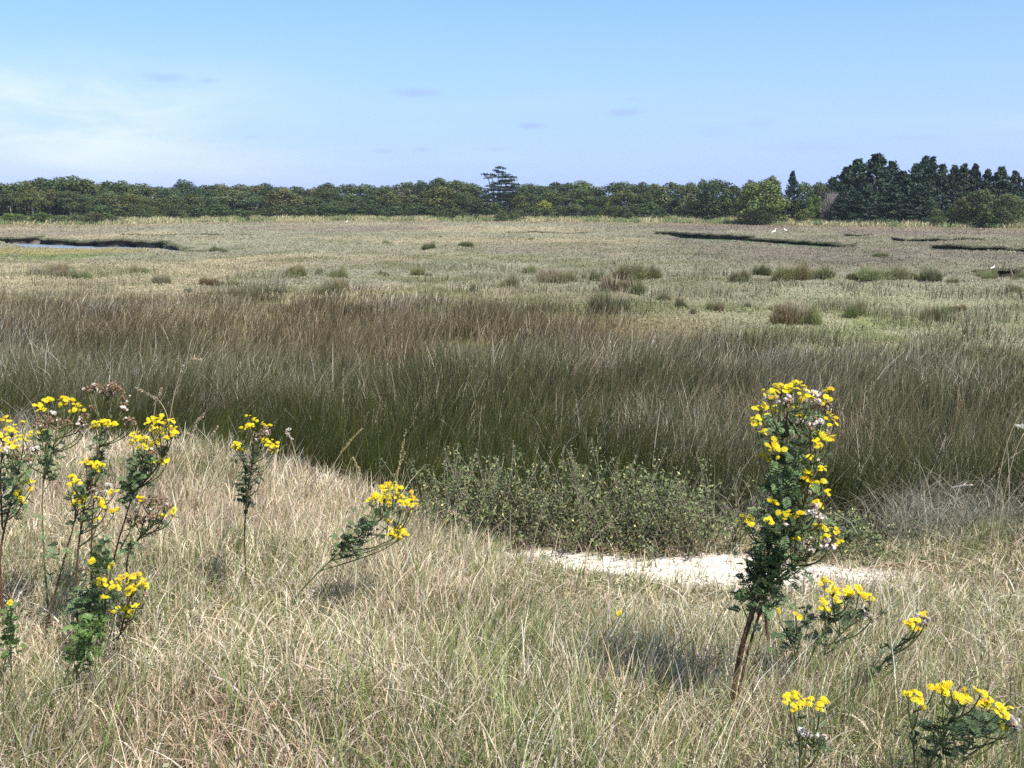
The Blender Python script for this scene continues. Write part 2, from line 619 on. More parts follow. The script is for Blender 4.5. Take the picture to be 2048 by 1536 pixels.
base = np.stack([x, y, height(x, y) - 0.01], 1)
c0 = np.where(isg[:, None], pick(GREEN, n), pick(STRAW, n)) * tone[i_][:, None]
blades(grass, base, hs, wd, ln, rng.uniform(0, 0.5, n) * rng.random(n), c0 * 0.92, np.clip(c0 * 1.1, 0, 0.85), 3)
# 2 bent thatch lying over
x, y = scatter_bank(60000, power=1.25)
k = keep_grass(x, y)
x, y = x[k], y[k]
n = len(x)
hs = rng.uniform(0.05, 0.16, n) * short_near_sand(x, y)
ln = rng.normal(0, 1, (n, 2))
ln = ln / np.linalg.norm(ln, axis=1, keepdims=True) * rng.uniform(0.05, 0.19, (n, 1))
base = np.stack([x, y, height(x, y) + rng.uniform(0, 0.10, n) * short_near_sand(x, y)], 1)
c0 = pick(STRAW, n)
brown = sstep(0.5, 0.72, fbm(x, y, 0.8, 120, 2))[:, None]
c0 = c0 * (1 - brown * np.array([0.2, 0.28, 0.28]))
blades(grass, base, hs, rng.uniform(0.0022, 0.0045, n) * (0.75 + 0.12 * y), ln, rng.uniform(0.3, 1.1, n), c0, c0, 3)
# 3 broad bleached leaves, near
x, y = scatter_bank(4200, 1.9, 4.8, 1.3)
k = keep_grass(x, y) & (fbm(x, y, 0.8, 140, 2) + 0.16 * (x < -0.3) > 0.46)
x, y = x[k], y[k]
n = len(x)
hs = rng.uniform(0.14, 0.30, n)
ln = rng.normal(0, 0.55, (n, 2)) * hs[:, None]
base = np.stack([x, y, height(x, y)], 1)
c0 = pick(np.array([[0.62, 0.54, 0.43], [0.55, 0.45, 0.33], [0.68, 0.62, 0.52]]), n)
blades(grass, base, hs, rng.uniform(0.006, 0.011, n), ln, rng.uniform(0.2, 0.95, n), c0 * 0.8, c0, 6)
# 4 long fresh green blades at the bottom of the view
x, y = scatter_bank(1500, 1.9, 3.3, 1.0)
k = (np.exp(-((x - 0.05) ** 2) / 0.25) + 0.25 + 0.4 * np.exp(-((x + 0.45) ** 2) / 0.02)) > rng.random(len(x)) * 1.3
x, y = x[k], y[k]
n = len(x)
hs = rng.uniform(0.18, 0.42, n)
ln = rng.normal(0, 0.35, (n, 2)) * hs[:, None]
c0 = pick(GREEN[:2], n)
blades(grass, np.stack([x, y, height(x, y)], 1), hs, rng.uniform(0.004, 0.007, n), ln, rng.uniform(0, 0.4, n), c0 * 0.9, c0 * 1.15, 6)
# 5 tall thin dry stems
x, y = scatter_bank(550, 2.2, 8.5, 1.0)
k = keep_grass(x, y)
x, y = x[k], y[k]
n = len(x)
hs = rng.uniform(0.25, 0.48, n) * (0.4 + 0.6 * short_near_sand(x, y))
ln = rng.normal(0, 0.2, (n, 2)) * hs[:, None]
c0 = pick(np.concatenate([STRAW, GREEN[2:3]]), n)
blades(grass, np.stack([x, y, height(x, y)], 1), hs, np.full(n, 0.0036), ln, rng.uniform(0, 0.2, n), c0 * 0.85, c0, 4)
x, y = rng.uniform(-0.4, 2.4, 2600), rng.uniform(4.7, 5.95, 2600)
k = rng.random(2600) < sand_mask(x, y) * (0.18 + 0.75 * sstep(0.52, 0.66, fbm(x, y, 0.5, 161, 2)))
x, y = x[k], y[k]
n = len(x)
c0 = np.where(rng.random((n, 1)) < .4, pick(GREEN, n), pick(STRAW, n))
blades(grass, np.stack([x, y, height(x, y)], 1), rng.uniform(0.02, 0.16, n), rng.uniform(.003, .0055, n), rng.normal(0, .05, (n, 2)), rng.uniform(0, .8, n), c0 * .85, c0, 3)
tag(grass.build('dry_grass', M_GRASS), 'dry straw and green grass covering the near bank', 'grass', kind='stuff')

# low leafy ground plants between the grass, near the sand
herb = MB()
x, y = scatter_bank(26000, 2.4, 7.2, 0.8)
k = keep_grass(x, y) & (fbm(x, y, 0.9, 150, 3) + 0.16 * sstep(-0.8, 0.8, x) * sstep(3.4, 4.6, y) > 0.56)
x, y = x[k], y[k]
n = len(x)
ctr = np.stack([x, y, height(x, y) + rng.uniform(0.02, 0.20, n) * short_near_sand(x, y)], 1)
cc = pick(np.array([[0.20, 0.22, 0.12], [0.15, 0.18, 0.08], [0.27, 0.28, 0.18]]), n)
quads(herb, ctr, rng.normal(0, 0.7, (n, 3)) + [0, 0, 1], rng.uniform(0.012, 0.03, n), rng.uniform(0.008, 0.016, n), cc)
tag(herb.build('ground_herbs', M_LEAF), 'small grey green leaves among the bank grass', 'ground cover', kind='stuff')

# pebbles and crumbs on the sand
peb = MB()
n = 1500
x, y = rng.uniform(-0.1, 2.7, n), rng.uniform(4.7, 6.1, n)
k = sand_mask(x, y) > 0.2
x, y = x[k], y[k]
n = len(x)
z = height(x, y)
for a in range(n):
    s = rng.uniform(0.003, 0.012)
    b = np.array([x[a], y[a], z[a] + s * 0.3])
    o = np.array([[1, 0, 0], [0, 1, 0], [-1, 0, 0], [0, -1, 0], [0, 0, 0.8], [0, 0, -0.8]]) * s * rng.uniform(0.7, 1.2, (6, 3))
    peb.add(b + o, None, [(0, 1, 4), (1, 2, 4), (2, 3, 4), (3, 0, 4), (1, 0, 5), (2, 1, 5), (3, 2, 5), (0, 3, 5)], np.array([0.55, 0.5, 0.44]) * rng.uniform(0.6, 1.2))
tag(peb.build('sand_crumbs', M_COVER), 'pale crumbs and pebbles on the white sand', 'pebbles', kind='stuff')

# ------------------------------------------------------------------ RUSH BED (stuff)
rush = MB()


def rush_far(x):
    return np.interp(x, [-16, -6, 0, 3, 6, 12], [33, 33, 32, 28, 22, 20])


NT, PER = 17000, 22
dt = np.exp(rng.uniform(math.log(7.0), math.log(42), NT))
xt = rng.uniform(-1, 1, NT) * (0.58 * dt + 1.0)
frt = rush_far(xt)
pnt = fbm(xt, dt, 2.3, 201, 3)
keep = sstep(0.7, 2.0, dt - edge(xt) + 1.0 * (vnoise(xt, dt, 0.8, 77) - 0.5)) * (1 - sstep(-7, 3.5, dt - frt + 20 * (pnt - 0.5) + 22 * (fbm(xt, dt, 1.3, 271, 2) - 0.5) + 26 * (fbm(xt, dt, 5.5, 281, 2) - 0.5)))
keep = keep * (0.45 + 0.55 * sstep(0.28, 0.48, pnt))
kt = rng.random(NT) < keep
xt, dt, pnt = xt[kt], dt[kt], pnt[kt]
NT = len(xt)
near_t = 1 - sstep(12.0, 17.0, dt + 7 * (fbm(xt, dt, 3.5, 221, 3) - 0.5) + 0.9 * np.clip(xt, 0, 4))
dead_t = np.clip(0.01 + 0.30 * (1 - near_t) + 0.72 * (0.6 * sstep(0.46, 0.64, fbm(xt, dt, 1.0, 231, 3)) + 0.4 * sstep(0.48, 0.66, fbm(xt, dt, 2.2, 233, 3)) - 0.22) * (0.22 + 0.78 * (1 - near_t)) + rng.normal(0, .10, NT), 0.02, 0.9)
h_t = (0.40 + 0.62 * pnt + 0.30 * (fbm(xt, dt, 1.0, 291, 2) - 0.45) + rng.normal(0, 0.12, NT)) * (1 - 0.40 * sstep(-9, 1, dt - rush_far(xt)))
lean_t = np.stack([0.16 + 0.7 * (fbm(xt, dt, 1.6, 251, 2) - 0.5), 0.6 * (fbm(xt, dt, 1.6, 261, 2) - 0.5)], 1) + rng.normal(0, .07, (NT, 2))
tone_t = rng.uniform(0.65, 1.35, NT)
i_ = np.repeat(np.arange(NT), PER)
n = len(i_)
sprd = (0.09 + 0.006 * dt)[i_]
ox, oy = rng.normal(0, 1, n), rng.normal(0, 1, n)
x, d = xt[i_] + ox * sprd, dt[i_] + oy * sprd
near = near_t[i_]
hs = h_t[i_] * rng.uniform(0.55, 1.15, n)
dead = rng.random(n) < dead_t[i_]
rg = np.array([[0.023, 0.037, 0.005], [0.038, 0.052, 0.008], [0.062, 0.056, 0.012], [0.016, 0.027, 0.004]])
rd = np.array([[0.30, 0.272, 0.205], [0.235, 0.20, 0.145], [0.46, 0.435, 0.365], [0.16, 0.125, 0.085]])
cg, cd = pick(rg, n) * tone_t[i_][:, None], pick(rd, n) * tone_t[i_][:, None]
warm = sstep(0.45, 0.7, fbm(x, d, 4.5, 241, 2))[:, None] * (1 - near)[:, None]
cd = cd * (1 - warm * np.array([0.10, 0.2, 0.32]))
c0 = np.where(dead[:, None], cd * 0.75, cg)
tipmix = rng.uniform(0.1, 0.8, (n, 1)) * (0.10 + 0.58 * (1 - near))[:, None]
plum = (sstep(17, 23, d + 4 * (fbm(x, d, 2.5, 243, 2) - 0.5)) * (1 - 0.6 * sstep(3, 8, x)))[:, None]
tipc = np.array([0.285, 0.262, 0.175]) * (1 - plum) + np.array([0.25, 0.175, 0.125]) * plum
tipmix = np.clip(tipmix * (1 + 0.5 * plum), 0, 0.9)
c1 = np.where(dead[:, None], cd * 1.2, cg * (1 - tipmix) + tipc * tipmix)
wd = rng.uniform(0.005, 0.0095, n) * np.maximum(1, d / 12.5) * np.where(dead, 0.78, 1)
ln = lean_t[i_] * hs[:, None] + np.stack([ox, oy], 1) * 0.10 * hs[:, None] + rng.normal(0, 0.10, (n, 2)) * hs[:, None]
ln = ln + np.where(dead[:, None], rng.normal(0, 0.17, (n, 2)), 0) * hs[:, None]
base = np.stack([x, d, height(x, d) - 0.02], 1)
blades(rush, base, hs, wd, ln, np.where(dead, rng.uniform(0, 0.5, n), rng.uniform(0, 0.12, n)), c0, c1, 3)
tag(rush.build('rush_bed', M_RUSH), 'dark green sea rushes with brown and grey tips', 'rushes', kind='stuff')

# ------------------------------------------------------------------ MARSH COVER (stuff)
cov = MB()
NC = 850000
r = np.exp(rng.uniform(math.log(16), math.log(275), NC))
a = rng.uniform(R(-33), R(33), NC)
x, y = r * np.sin(a), r * np.cos(a)
z, s_, dep, mud = height(x, y, True)
k = (rng.random(NC) > mud * 1.2) & (y > edge(x) + 3) & (y < far_edge(x, y) + 12)
k &= rng.random(NC) < (0.15 + 0.85 * sstep(0.3, 0.55, fbm(x, y, 1.3, 301, 3)))
x, y, z, r = x[k], y[k], z[k], r[k]
n = len(x)
c = marsh_col(x, y) * rng.uniform(0.80, 1.20, (n, 1)) * rng.uniform(0.95, 1.05, (n, 3))
pt = fbm(x, y, 0.8 + 0 * x, 311, 2)
c = c * (0.8 + 0.4 * pt)[:, None]
sz = rng.uniform(0.0005, 0.0013, n) * r + 0.012
ctr = np.stack([x, y, z + sz * 0.25 + rng.uniform(0, 0.10, n) * rng.random(n)], 1)
quads(cov, ctr, rng.normal(0, 0.6, (n, 3)) + [0, -0.3, 1.0], sz * 1.3, sz * 0.9, c)
# thin upright sprigs on top
NS = 150000
r = np.exp(rng.uniform(math.log(17), math.log(120), NS))
a = rng.uniform(R(-33), R(33), NS)
x, y = r * np.sin(a), r * np.cos(a)
z, s_, dep, mud = height(x, y, True)
k = (mud < 0.3) & (y > edge(x) + 4)
x, y, z, r = x[k], y[k], z[k], r[k]
n = len(x)
c = marsh_col(x, y) * rng.uniform(0.5, 1.25, (n, 1))
patch = sstep(0.52, 0.66, fbm(x, y, 2.4, 331, 3)) * (1 - sstep(45, 75, r))
c = lerp(c, np.array([0.155, 0.150, 0.085]), 0.7 * patch) * rng.uniform(0.8, 1.2, (n, 1))
blades(cov, np.stack([x, y, z], 1), rng.uniform(0.05, 0.18, n) * (0.5 + 0.6 * fbm(x, y, 2.0, 321, 2) + 1.7 * patch), rng.uniform(0.0005, 0.0009, n) * r, rng.normal(0.02, 0.05, (n, 2)), rng.uniform(0, 0.3, n), c * 0.8, c * 1.1, 2)
tag(cov.build('marsh_plants', M_COVER), 'low grey green saltmarsh plants over the flat marsh', 'saltmarsh', kind='stuff')

# overhanging turf ledges along the far banks of the creeks
turf = MB()
for pts, D, W, RA, tp in CREEKS:
    P = np.array(pts, float)
    seg = P[1:] - P[:-1]
    ls = np.hypot(*seg.T)
    cs = np.concatenate([[0], np.cumsum(ls)])
    m = int(ls.sum() / 0.16)
    sv = np.linspace(0.3, ls.sum() - 0.3, m)
    X, Y = np.interp(sv, cs, P[:, 0]), np.interp(sv, cs, P[:, 1])
    X, Y = np.convolve(np.pad(X, 6, 'edge'), np.ones(13) / 13, 'valid'), np.convolve(np.pad(Y, 6, 'edge'), np.ones(13) / 13, 'valid')
    tx, ty = np.gradient(X), np.gradient(Y)
    tl = np.hypot(tx, ty)
    nx, ny = ty / tl, -tx / tl                 # towards the water
    tt = np.linspace(-3.2, 3.2, 129)
    QX, QY = X[:, None] + nx[:, None] * tt, Y[:, None] + ny[:, None] * tt
    dep, mud = creek_field(QX, QY)
    hit = dep > 0.06
    ok = hit.any(1) & (np.abs(X) < 0.7 * Y)
    k = hit.argmax(1)
    t0 = tt[k]
    LX, LY = X + nx * t0, Y + ny * t0
    ov = 0.10 + 0.55 * vnoise(sv, sv * 0, 0.9, 3) * vnoise(sv, sv * 0, 3.1, 4) * 1.6 + 0.10 * rng.random(m)
    thick = (0.10 + 0.22 * vnoise(sv, sv * 0 + 5, 0.7, 6)) * min(1, D / .5)
    ov = ov * min(1, D / .45)
    zt = height(LX - nx * 0.6, LY - ny * 0.6) + 0.03
    rows = []
    for back, dz in ((0.9, -0.06), (0.25, 0.06), (-0.6, 0.03), (-1.0, -0.45), (-0.75, -1.0), (0.2, -1.1)):
        f = np.where(back < 0, -back * ov, -back)
        zz = zt + np.where(dz < -0.3, dz * thick, dz)
        rows.append(np.stack([LX + nx * f, LY + ny * f, zz], 1))
    V = np.stack(rows, 1)                      # m x 6 x 3
    keepq = ok[:-1] & ok[1:] & (np.abs(np.diff(t0)) < 0.9)
    ii = np.where(keepq)[0]
    q = np.concatenate([np.stack([ii * 6 + r_, (ii + 1) * 6 + r_, (ii + 1) * 6 + r_ + 1, ii * 6 + r_ + 1], 1) for r_ in range(5)])
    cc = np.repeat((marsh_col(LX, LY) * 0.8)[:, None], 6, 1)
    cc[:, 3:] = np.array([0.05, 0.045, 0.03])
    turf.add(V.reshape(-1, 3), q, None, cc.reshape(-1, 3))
    # grass on and over the ledge
    ok_i = np.where(ok)[0]
    if len(ok_i):
        j = np.repeat(ok_i, 26)
        n = len(j)
        f = rng.uniform(-0.5, 1.0, n) * np.where(rng.random(n) < .7, ov[j], 0.6)
        bx, by = LX[j] + nx[j] * f + rng.normal(0, .08, n), LY[j] + ny[j] * f + rng.normal(0, .08, n)
        c = marsh_col(bx, by) * np.array([.72, .80, .66]) * rng.uniform(0.55, 1.25, (n, 1))
        blades(turf, np.stack([bx, by, zt[j]], 1), rng.uniform(0.05, 0.22, n), rng.uniform(0.03, 0.07, n), np.stack([nx[j] * .18 + rng.normal(0, .08, n), ny[j] * .18], 1) * rng.uniform(.2, 1.3, (n, 1)), rng.uniform(0.1, 1.5, n), c, c, 3)
tag(turf.build('bank_turf', M_COVER), 'turf hanging over the creek banks', 'turf', kind='stuff')

# ------------------------------------------------------------------ DRY GRASS STRIP before the wood (stuff)
strip = MB()
NF = 90000
u = rng.uniform(-150, 2200, NF)
off = rng.uniform(-5, 9, NF)
fd = np.interp(u, FARU, FARD) + off
x = (u - 1024) / F * fd
pn = fbm(u, off * 6, 24, 401, 3)
k = rng.random(NF) < (0.3 + 0.9 * sstep(0.3, 0.55, pn))
x, fd, pn, u = x[k], fd[k], pn[k], u[k]
n = len(x)
pal = np.array([[0.42, 0.37, 0.21], [0.50, 0.45, 0.29], [0.29, 0.28, 0.14], [0.20, 0.22, 0.10]])
c = pick(pal, n)
grn = sstep(0.48, 0.6, fbm(u, fd * 3, 26, 411, 2))[:, None]
c = c * (1 - grn * np.array([0.45, 0.30, 0.45]))
red = (sstep(1330, 1380, u) * (1 - sstep(1480, 1520, u)) * sstep(4, 6, fd - np.interp(u, FARU, FARD)))[:, None]
c = c * (1 - red * np.array([0.3, 0.55, 0.5]))
hs = rng.uniform(0.4, 1.1, n) * (0.45 + 1.0 * pn)
blades(strip, np.stack([x, fd, height(x, fd) - 0.05], 1), hs, rng.uniform(0.06, 0.15, n), rng.normal(0, 0.25, (n, 2)) + [0.1, 0], rng.uniform(0, 0.5, n), c, c * 1.05, 3)
tag(strip.build('straw_strip', M_COVER), 'tall pale dry grass along the foot of the far wood', 'tall grass', kind='stuff')

# bright green meadow seen through the gap in the wood
mead = MB()
n = 900
uu, dd = rng.uniform(288, 335, n), rng.uniform(252, 300, n)
xx = (uu - 1024) / F * dd
blades(mead, np.stack([xx, dd, height(xx, dd) + 0.2], 1), rng.uniform(0.4, 1.1, n), np.full(n, 0.4), rng.normal(0, 0.15, (n, 2)), np.zeros(n), pick(np.array([[0.17, 0.25, 0.06]]), n), pick(np.array([[0.20, 0.28, 0.07]]), n), 2)
tag(mead.build('meadow_grass', M_COVER), 'bright green meadow grass in a gap of the wood', 'grass', kind='stuff')

# ------------------------------------------------------------------ TREES
LEAFC = np.array([0.077, 0.093, 0.034])


def sphere_dirs(n):
    v = rng.normal(size=(n, 3))
    return v / np.linalg.norm(v, axis=1, keepdims=True)


def lobed_crown(lobes, n, size, base=LEAFC, var=0.35, fill=0.3):
    """lobes: (x, y, z, rx, rz). leaf faces spread through shells of all lobes"""
    mb = MB()
    L = np.array(lobes, float)
    w = L[:, 3] ** 2
    w = w / w.sum()
    i = rng.choice(len(L), n, p=w)
    dv = sphere_dirs(n)
    dv[:, 2] = np.where(dv[:, 2] < -0.75, -dv[:, 2], dv[:, 2])
    rad = 1 - np.abs(rng.normal(0, 0.14, n))
    inn = rng.random(n) < fill
    rad = np.where(inn, rng.uniform(0.2, 0.9, n), rad)
    rad = rad * (0.86 + 0.28 * rng.random(n) ** 3)
    ctr = L[i, :3] + dv * rad[:, None] * np.stack([L[i, 3], L[i, 3], L[i, 4]], 1)
    lobe_t = rng.uniform(0.78, 1.25, len(L))[i]
    hue = rng.normal(0, 0.06, (len(L), 1))[i]
    c = base * lobe_t[:, None] * rng.uniform(1 - var, 1 + var, (n, 1))
    c = c * (1 + hue * np.array([1.0, 0.2, -0.5]))
    quads(mb, ctr, dv + rng.normal(0, 0.55, (n, 3)), size * rng.uniform(0.6, 1.4, n), size * rng.uniform(0.5, 1.1, n), c)
    return mb


def round_lobes(k, zb, seed):
    rs = random.Random(seed)
    H = 1 - zb
    out = [(0, 0, zb + H * .52, 0.34, H * 0.42)]
    for lvl, cnt, rad, sz in ((0.20, k // 3, .30, .20), (0.48, k // 3 + 1, .33, .20), (0.74, k // 3, .21, .19), (0.90, 2, .08, .16)):
        ph = rs.uniform(0, 6.28)
        for m in range(cnt):
            a = ph + 2 * math.pi * m / cnt + rs.uniform(-.35, .35)
            r_ = rad * rs.uniform(.8, 1.12)
            s_ = sz * rs.uniform(.72, 1.18)
            z = min(zb + H * (lvl + rs.uniform(-.07, .06)), 1.0 - s_ * H * .75)
            out.append((r_ * math.cos(a), r_ * math.sin(a), z, s_, s_ * rs.uniform(.75, 1.0) * H))
    return out


def trunk_mb(h_lo, h_hi, rad, limbs, seed, col=(0.2, .2, .2)):
    rs = random.Random(seed)
    mb = MB()
    top = np.array([rs.uniform(-.05, .05), rs.uniform(-.05, .05), h_hi])
    pts = [np.array([0, 0, -0.04]), np.array([rs.uniform(-.02, .02), 0, h_lo]), top]
    tube(mb, smooth_line(pts, 7), rad, rad * 0.45, 7)
    for m in range(limbs):
        a = 2 * math.pi * m / limbs + rs.uniform(-.4, .4)
        z0 = h_lo * rs.uniform(0.8, 1.1)
        z1 = min(0.9, z0 + rs.uniform(0.2, 0.4))
        p0 = np.array([0, 0, z0])
        p2 = np.array([0.30 * math.cos(a), 0.30 * math.sin(a), z1])
        tube(mb, smooth_line([p0, (p0 + p2) / 2 + [0, 0, -0.03], p2], 6), rad * 0.5, rad * 0.15, 5)
    return mb


PROTO = {}


def proto(kind, crown, trunk, crown_mat, trunk_mat):
    PROTO.setdefault(kind, []).append((crown.mesh('crown', crown_mat), trunk.mesh('trunk', trunk_mat, True)))


for s in range(6):
    proto('round', lobed_crown(round_lobes(14, 0.02, 500 + s), 4600, 0.046), trunk_mb(0.25, 0.75, 0.022, 5, s), M_TREE, M_BARK)
for s in range(3):
    proto('raised', lobed_crown(round_lobes(12, 0.42, 540 + s), 3400, 0.046), trunk_mb(0.48, 0.8, 0.022, 6, s + 20), M_TREE, M_PALE_BARK)
for s in range(4):
    proto('bush', lobed_crown(round_lobes(9, -0.05, 580 + s), 1500, 0.07), trunk_mb(0.3, 0.7, 0.03, 5, s + 40), M_TREE, M_BARK)
for s in range(2):
    rs = random.Random(610 + s)
    lb = [(rs.uniform(-.36, .36), rs.uniform(-.2, .2), rs.uniform(0.25, 0.78), rs.uniform(.13, .2), rs.uniform(.16, .24)) for _ in range(14)]
    proto('hedge', lobed_crown(lb, 1900, 0.055), trunk_mb(0.3, 0.7, 0.03, 5, s + 60), M_TREE, M_BARK)


def conifer(seed, tops=1, dens=1.0):
    rs = random.Random(seed)
    mb = MB()
    pts, nr_, cs, sz = [], [], [], []
    nb = int(190 * dens)
    for m in range(nb):
        t = (m / nb) ** 0.85
        z = 0.03 + 0.95 * t
        prof = (1 - t) ** 0.90 * (0.66 + 0.38 * min(1, t / 0.2))
        reach = 0.5 * prof * rs.uniform(0.60, 1.15) + 0.02
        a = rs.uniform(0, 2 * math.pi)
        tone = rs.uniform(0.7, 1.3)
        for q_ in range(24):
            f = rs.uniform(0.25, 1.0)
            rise = 0.10 * f * f + rs.gauss(0, 0.012)
            wv = 0.10 * reach * rs.gauss(0, 1) * f + rs.gauss(0, 0.012)
            pts.append((reach * f * math.cos(a) - wv * math.sin(a), reach * f * math.sin(a) + wv * math.cos(a), min(z + rise * 0.6, 1.0 + 0.02 * rs.random())))
            nr_.append((math.cos(a) * 0.6 + rs.gauss(0, .5), math.sin(a) * 0.6 + rs.gauss(0, .5), 0.5 + rs.gauss(0, .4)))
            cs.append(np.array([0.026, 0.050, 0.026]) * tone * rs.uniform(0.65, 1.4))
            sz.append(rs.uniform(0.03, 0.07))
    sz = np.array(sz)
    quads(mb, np.array(pts), np.array(nr_), sz, sz * 0.55, np.array(cs))
    # leader spikes
    for _ in range(3 + tops * 2):
        bx, by, zt = rs.uniform(-.07, .07), rs.uniform(-.07, .07), rs.uniform(.88, 1.04)
        n_ = 26
        zz = np.linspace(zt - 0.16, zt, n_)
        sprd = 0.028 * (zt - zz) / 0.16 + 0.002
        p_ = np.stack([bx + rng.normal(0, 1, n_) * sprd, by + rng.normal(0, 1, n_) * sprd, zz], 1)
        quads(mb, p_, rng.normal(size=(n_, 3)), 0.026, 0.02, np.array([0.028, 0.052, 0.028]) * rng.uniform(.7, 1.3, (n_, 1)))
    return mb


for s in range(4):
    proto('conifer', conifer(640 + s), trunk_mb(0.3, 0.95, 0.02, 4, s + 80), M_TREE, M_BARK)


def cypress():
    """flat tiered crown, tiers read from the photograph: (dx, z, width) in crown units"""
    tiers = [(-.02, .985, .20), (.12, .965, .16), (-.10, .93, .16), (.06, .90, .26), (-.30, .855, .22), (-.12, .845, .24), (.16, .845, .26), (.02, .80, .42),
             (-.26, .795, .20), (.28, .80, .24), (.32, .74, .26), (.08, .73, .40), (-.05, .68, .3), (.22, .68, .36), (.42, .655, .26), (-.16, .64, .26), (.10, .61, .5), (.38, .60, .3),
             (-.10, .56, .42), (.2, .55, .5), (-.3, .52, .2), (.05, .48, .6), (.35, .5, .3), (-.34, .44, .3), (-.2, .40, .4), (.1, .38, .5), (-.3, .33, .35), (0, .28, .5), (-.25, .22, .4), (.12, .18, .4)]
    rs = random.Random(5)
    lb = []
    for dx, z, w in tiers:
        for m in range(3):
            lb.append((dx + rs.uniform(-.3, .3) * w, rs.uniform(-.5, .5) * max(w, 0.22), z + rs.uniform(-.006, .008), w * rs.uniform(.32, .5), 0.022 + 0.012 * rs.random()))
    cm = lobed_crown(lb, 7500, 0.032, np.array([0.024, 0.042, 0.026]), 0.3)
    tm = MB()
    for base_x, tx, tz in ((-.02, -.0, .97), (-.1, -.26, .85), (-.1, -.14, .82), (.02, .26, .8), (.02, .36, .66), (-.02, .12, .9)):
        tube(tm, smooth_line([(base_x * .3, 0, -.03), (base_x, rs.uniform(-.03, .03), .35), ((base_x + tx) / 2, rs.uniform(-.05, .05), .6), (tx, rs.uniform(-.1, .1), tz)], 10), 0.026, 0.008, 6)
    return cm, tm


cmb, tmb = cypress()
proto('cypress', cmb, tmb, M_TREE, M_BARK)


def leafless():
    rs = random.Random(77)
    mb = MB()
    pts = []
    for m in range(240):
        a, el = rs.uniform(0, 2 * math.pi), rs.uniform(0.35, 1.5)
        L = rs.uniform(.5, 1.0)
        d0 = np.array([math.cos(a) * math.cos(el) * .52, math.sin(a) * math.cos(el) * .52, math.sin(el)]) * L
        p0 = np.array([rs.uniform(-.06, .06), rs.uniform(-.06, .06), 0.0])
        q0 = p0 + d0
        mid = (p0 + q0) / 2 + np.array([rs.gauss(0, .04), rs.gauss(0, .04), .03])
        tube(mb, [p0, mid, q0], 0.010, 0.004, 3, (0.2, .2, .2))
        for _ in range(3):
            q1 = q0 + np.array([rs.gauss(0, .1), rs.gauss(0, .1), rs.uniform(-.02, .12)])
            tube(mb, [mid + (q0 - mid) * rs.random(), q1], 0.005, 0.002, 3)
    return mb


proto('leafless', leafless(), trunk_mb(0.2, 0.5, 0.02, 4, 99), M_GREYTWIG, M_BARK)

TINT = {'dark green': (0.66, 0.80, 0.70), 'olive': (0.98, 0.95, 0.74), 'mid green': (0.82, 0.95, 0.78), 'blue green': (0.60, 0.80, 0.86), 'brownish olive': (1.10, 0.93, 0.86),
        'grey green': (0.98, 1.02, 1.10), 'pale green': (1.22, 1.32, 0.98), 'bright green': (1.0, 1.32, 0.72), 'black green': (0.62, 0.68, 0.68), 'grey': (0.8, 0.8, 0.8),
        'yellow flowering': (2.9, 2.6, 0.9), 'deep green': (0.55, 0.70, 0.58)}
ORD = ['first', 'second', 'third', 'fourth', 'fifth', 'sixth', 'seventh', 'eighth', 'ninth', 'tenth', 'eleventh', 'twelfth', 'thirteenth', 'fourteenth', 'fifteenth', 'sixteenth', 'seventeenth', 'eighteenth', 'nineteenth', 'twentieth', 'twenty first', 'twenty second', 'twenty third', 'twenty fourth', 'twenty fifth']
USED = {}


def plant_tree(name, kind, u, vtop, wpx, off, tint, label, cat='tree', group=None, vbase=None, depth=None):
    d = np.interp(u, FARU, FARD) + off if depth is None else depth
    p = at(u, vtop, d)
    x = float(p[0])
    z0 = h1(x, d) - 0.1
    hgt = float(p[2]) - z0
    w = wpx / F * d
    i = USED.get(kind, 0)
    USED[kind] = i + 1
    cm_, tm_ = PROTO[kind][i % len(PROTO[kind])]
    root = empty(name, (x, d, z0), label, cat, group, 0.0 if kind == 'cypress' else random.uniform(0, 6.28))
    root.scale = (w, w, hgt)
    part = 'twigs' if kind == 'leafless' else ('foliage' if kind in ('bush', 'hedge') else 'crown')
    cr = bpy.data.objects.new(part, cm_)
    C.objects.link(cr)
    cr.parent = root
    j = random.uniform(0.88, 1.14)
    cr.color = tuple(c * j * random.uniform(.96, 1.04) for c in TINT[tint]) + (1,)
    tr = bpy.data.objects.new('trunk' if kind not in ('bush', 'hedge') else 'stems', tm_)
    C.objects.link(tr)
    tr.parent = root
    return root


LANDMARKS = [(365, 'the domed blue green tree'), (997, 'the tiered cypress')]
assert len(ORD) > 20


def relative(us, k):
    """place of the k-th of a row by counting from the nearest landmark"""
    u = us[k]
    cand = []
    for lu, ln_ in LANDMARKS:
        if u < lu:
            c_ = sum(1 for q_ in us if u < q_ < lu)
            cand.append((c_, f'{ORD[min(c_, 24)]} left of {ln_}'))
        else:
            c_ = sum(1 for q_ in us if lu < q_ < u)
            cand.append((c_, f'{ORD[min(c_, 24)]} right of {ln_}'))
    return min(cand)[1]


